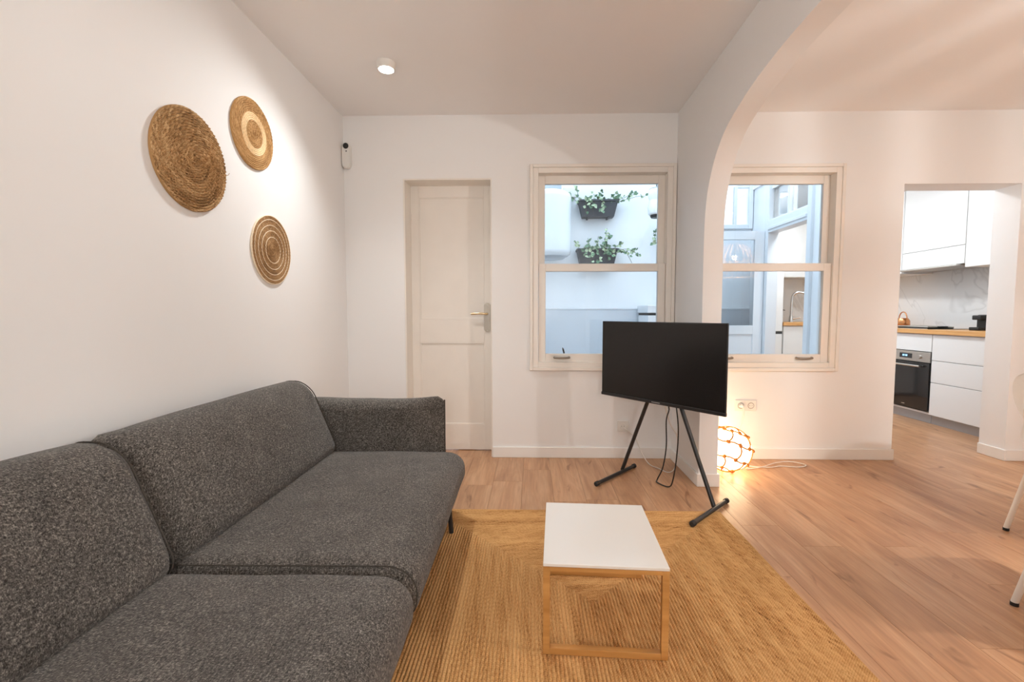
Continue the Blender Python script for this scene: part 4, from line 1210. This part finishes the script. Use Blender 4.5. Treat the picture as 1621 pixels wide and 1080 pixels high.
planter('dark lower planter with a full leafy ivy on the patio wall', 0.54, 1.015, 1.87, 0.21,
        [(0.1, -0.3, 0.6, 0.14, 8), (0.25, 0.0, 0.5, 0.14, 12), (0.35, 0.0, -1.2, 0.26, 16), (0.42, 0.1, -1.6, 0.34, 18), (0.3, -0.1, -0.9, 0.24, 16), (0.5, 0.0, 0.7, 0.16, 14), (0.6, 0.15, 1.0, 0.28, 16), (0.55, 0.2, -0.9, 0.22, 16), (0.66, 0.3, 1.0, 0.2, 12), (0.7, 0.1, -0.8, 0.2, 16), (0.85, 0.3, 0.3, 0.14, 10), (0.95, 1.0, -0.9, 0.30, 12), (0.97, 1.2, -0.2, 0.22, 8), (0.9, 0.5, -1.6, 0.32, 8)], 9, 0)
planter('dark far-right planter mostly hidden by the window frame on the patio wall', 1.57, 2.02, 2.12, 0.19,
        [(0.02, -0.5, -1.0, 0.2, 10), (0.05, -0.3, -1.4, 0.42, 12), (0.4, 0.0, 0.6, 0.15, 10), (0.7, 0.2, 0.5, 0.15, 10)], 12, 0)
# water heater with duct and junction box
wh = thing('water_heater', 'white cylindrical water heater high on the patio wall', 'water heater', (0.21, 5.35, 1.76))
obj('tank', lathe(bmesh.new(), [(0.0, 1.765), (0.20, 1.765), (0.235, 1.79), (0.245, 1.83), (0.245, 2.42), (0.235, 2.47), (0.19, 2.50), (0.0, 2.515)], 40, Matrix.Translation((0.21, 5.36, 0))), 'heater_white', wh)
obj('bottom_cap', lathe(bmesh.new(), [(0.0, 1.735), (0.16, 1.74), (0.19, 1.765), (0.0, 1.766)], 32, Matrix.Translation((0.21, 5.36, 0))), 'duct_grey', wh)
obj('wall_bracket', nb(0.10, 0.32, 5.58, PY - 0.0005, 1.9, 2.3), 'duct_grey', wh)
tag(obj('vent_duct', tube(bmesh.new(), [(-0.44, 5.42, 2.56), (0.34, 5.42, 2.60)], 0.075, 20), 'duct_grey'), 'grey vent duct above the water heater', 'duct')
tag(obj('junction_box', nb(0.375, 0.53, PY - 0.09, PY - 0.0005, 2.49, 2.61, 0.008), 'white_plastic'), 'pale square junction box on the patio wall left of the upper planter', 'box')
# hanging opal lantern
LX, LYy = 1.378, 5.15
pl = thing('patio_lantern', 'white opal hanging lantern with grey cap and black base in the patio', 'lamp', (LX, LYy, 2.15))
ML = Matrix.Translation((LX, LYy, 0))
obj('opal_shade', lathe(bmesh.new(), [(0.0, 2.195), (0.075, 2.195), (0.088, 2.21), (0.094, 2.28), (0.078, 2.345), (0.078, 2.36), (0.090, 2.40), (0.090, 2.455), (0.078, 2.475), (0.0, 2.478)], 32, ML), 'opal_glass', pl)
obj('cap', lathe(bmesh.new(), [(0.08, 2.4785), (0.05, 2.495), (0.012, 2.505), (0.0, 2.505)], 28, ML), 'duct_grey', pl)
obj('base', lathe(bmesh.new(), [(0.0, 2.165), (0.055, 2.165), (0.065, 2.18), (0.065, 2.1945), (0.0, 2.1945)], 28, ML), 'black_metal', pl)
obj('rod', tube(bmesh.new(), [(LX, LYy, 2.50), (LX, LYy, 2.95)], 0.006, 8), 'black_metal', pl)
obj('arm', tube(bmesh.new(), [(LX, LYy, 2.95), (LX, PY - 0.001, 2.95)], 0.008, 8), 'black_metal', pl)
# storage box with a dark groove
sb = thing('storage_cabinet', 'white patio storage cabinet with a dark groove below its lid', 'cabinet', (1.65, 5.35, 0), math.radians(0))
obj('body', nb(1.30, 1.98, 5.12, 5.59, 0.0, 1.085, 0.004), 'heater_white', sb)
obj('groove', nb(1.304, 1.976, 5.128, 5.586, 1.0855, 1.112), 'gap_dark', sb)
obj('lid', nb(1.29, 1.99, 5.11, 5.595, 1.1125, 1.20, 0.008), 'heater_white', sb)
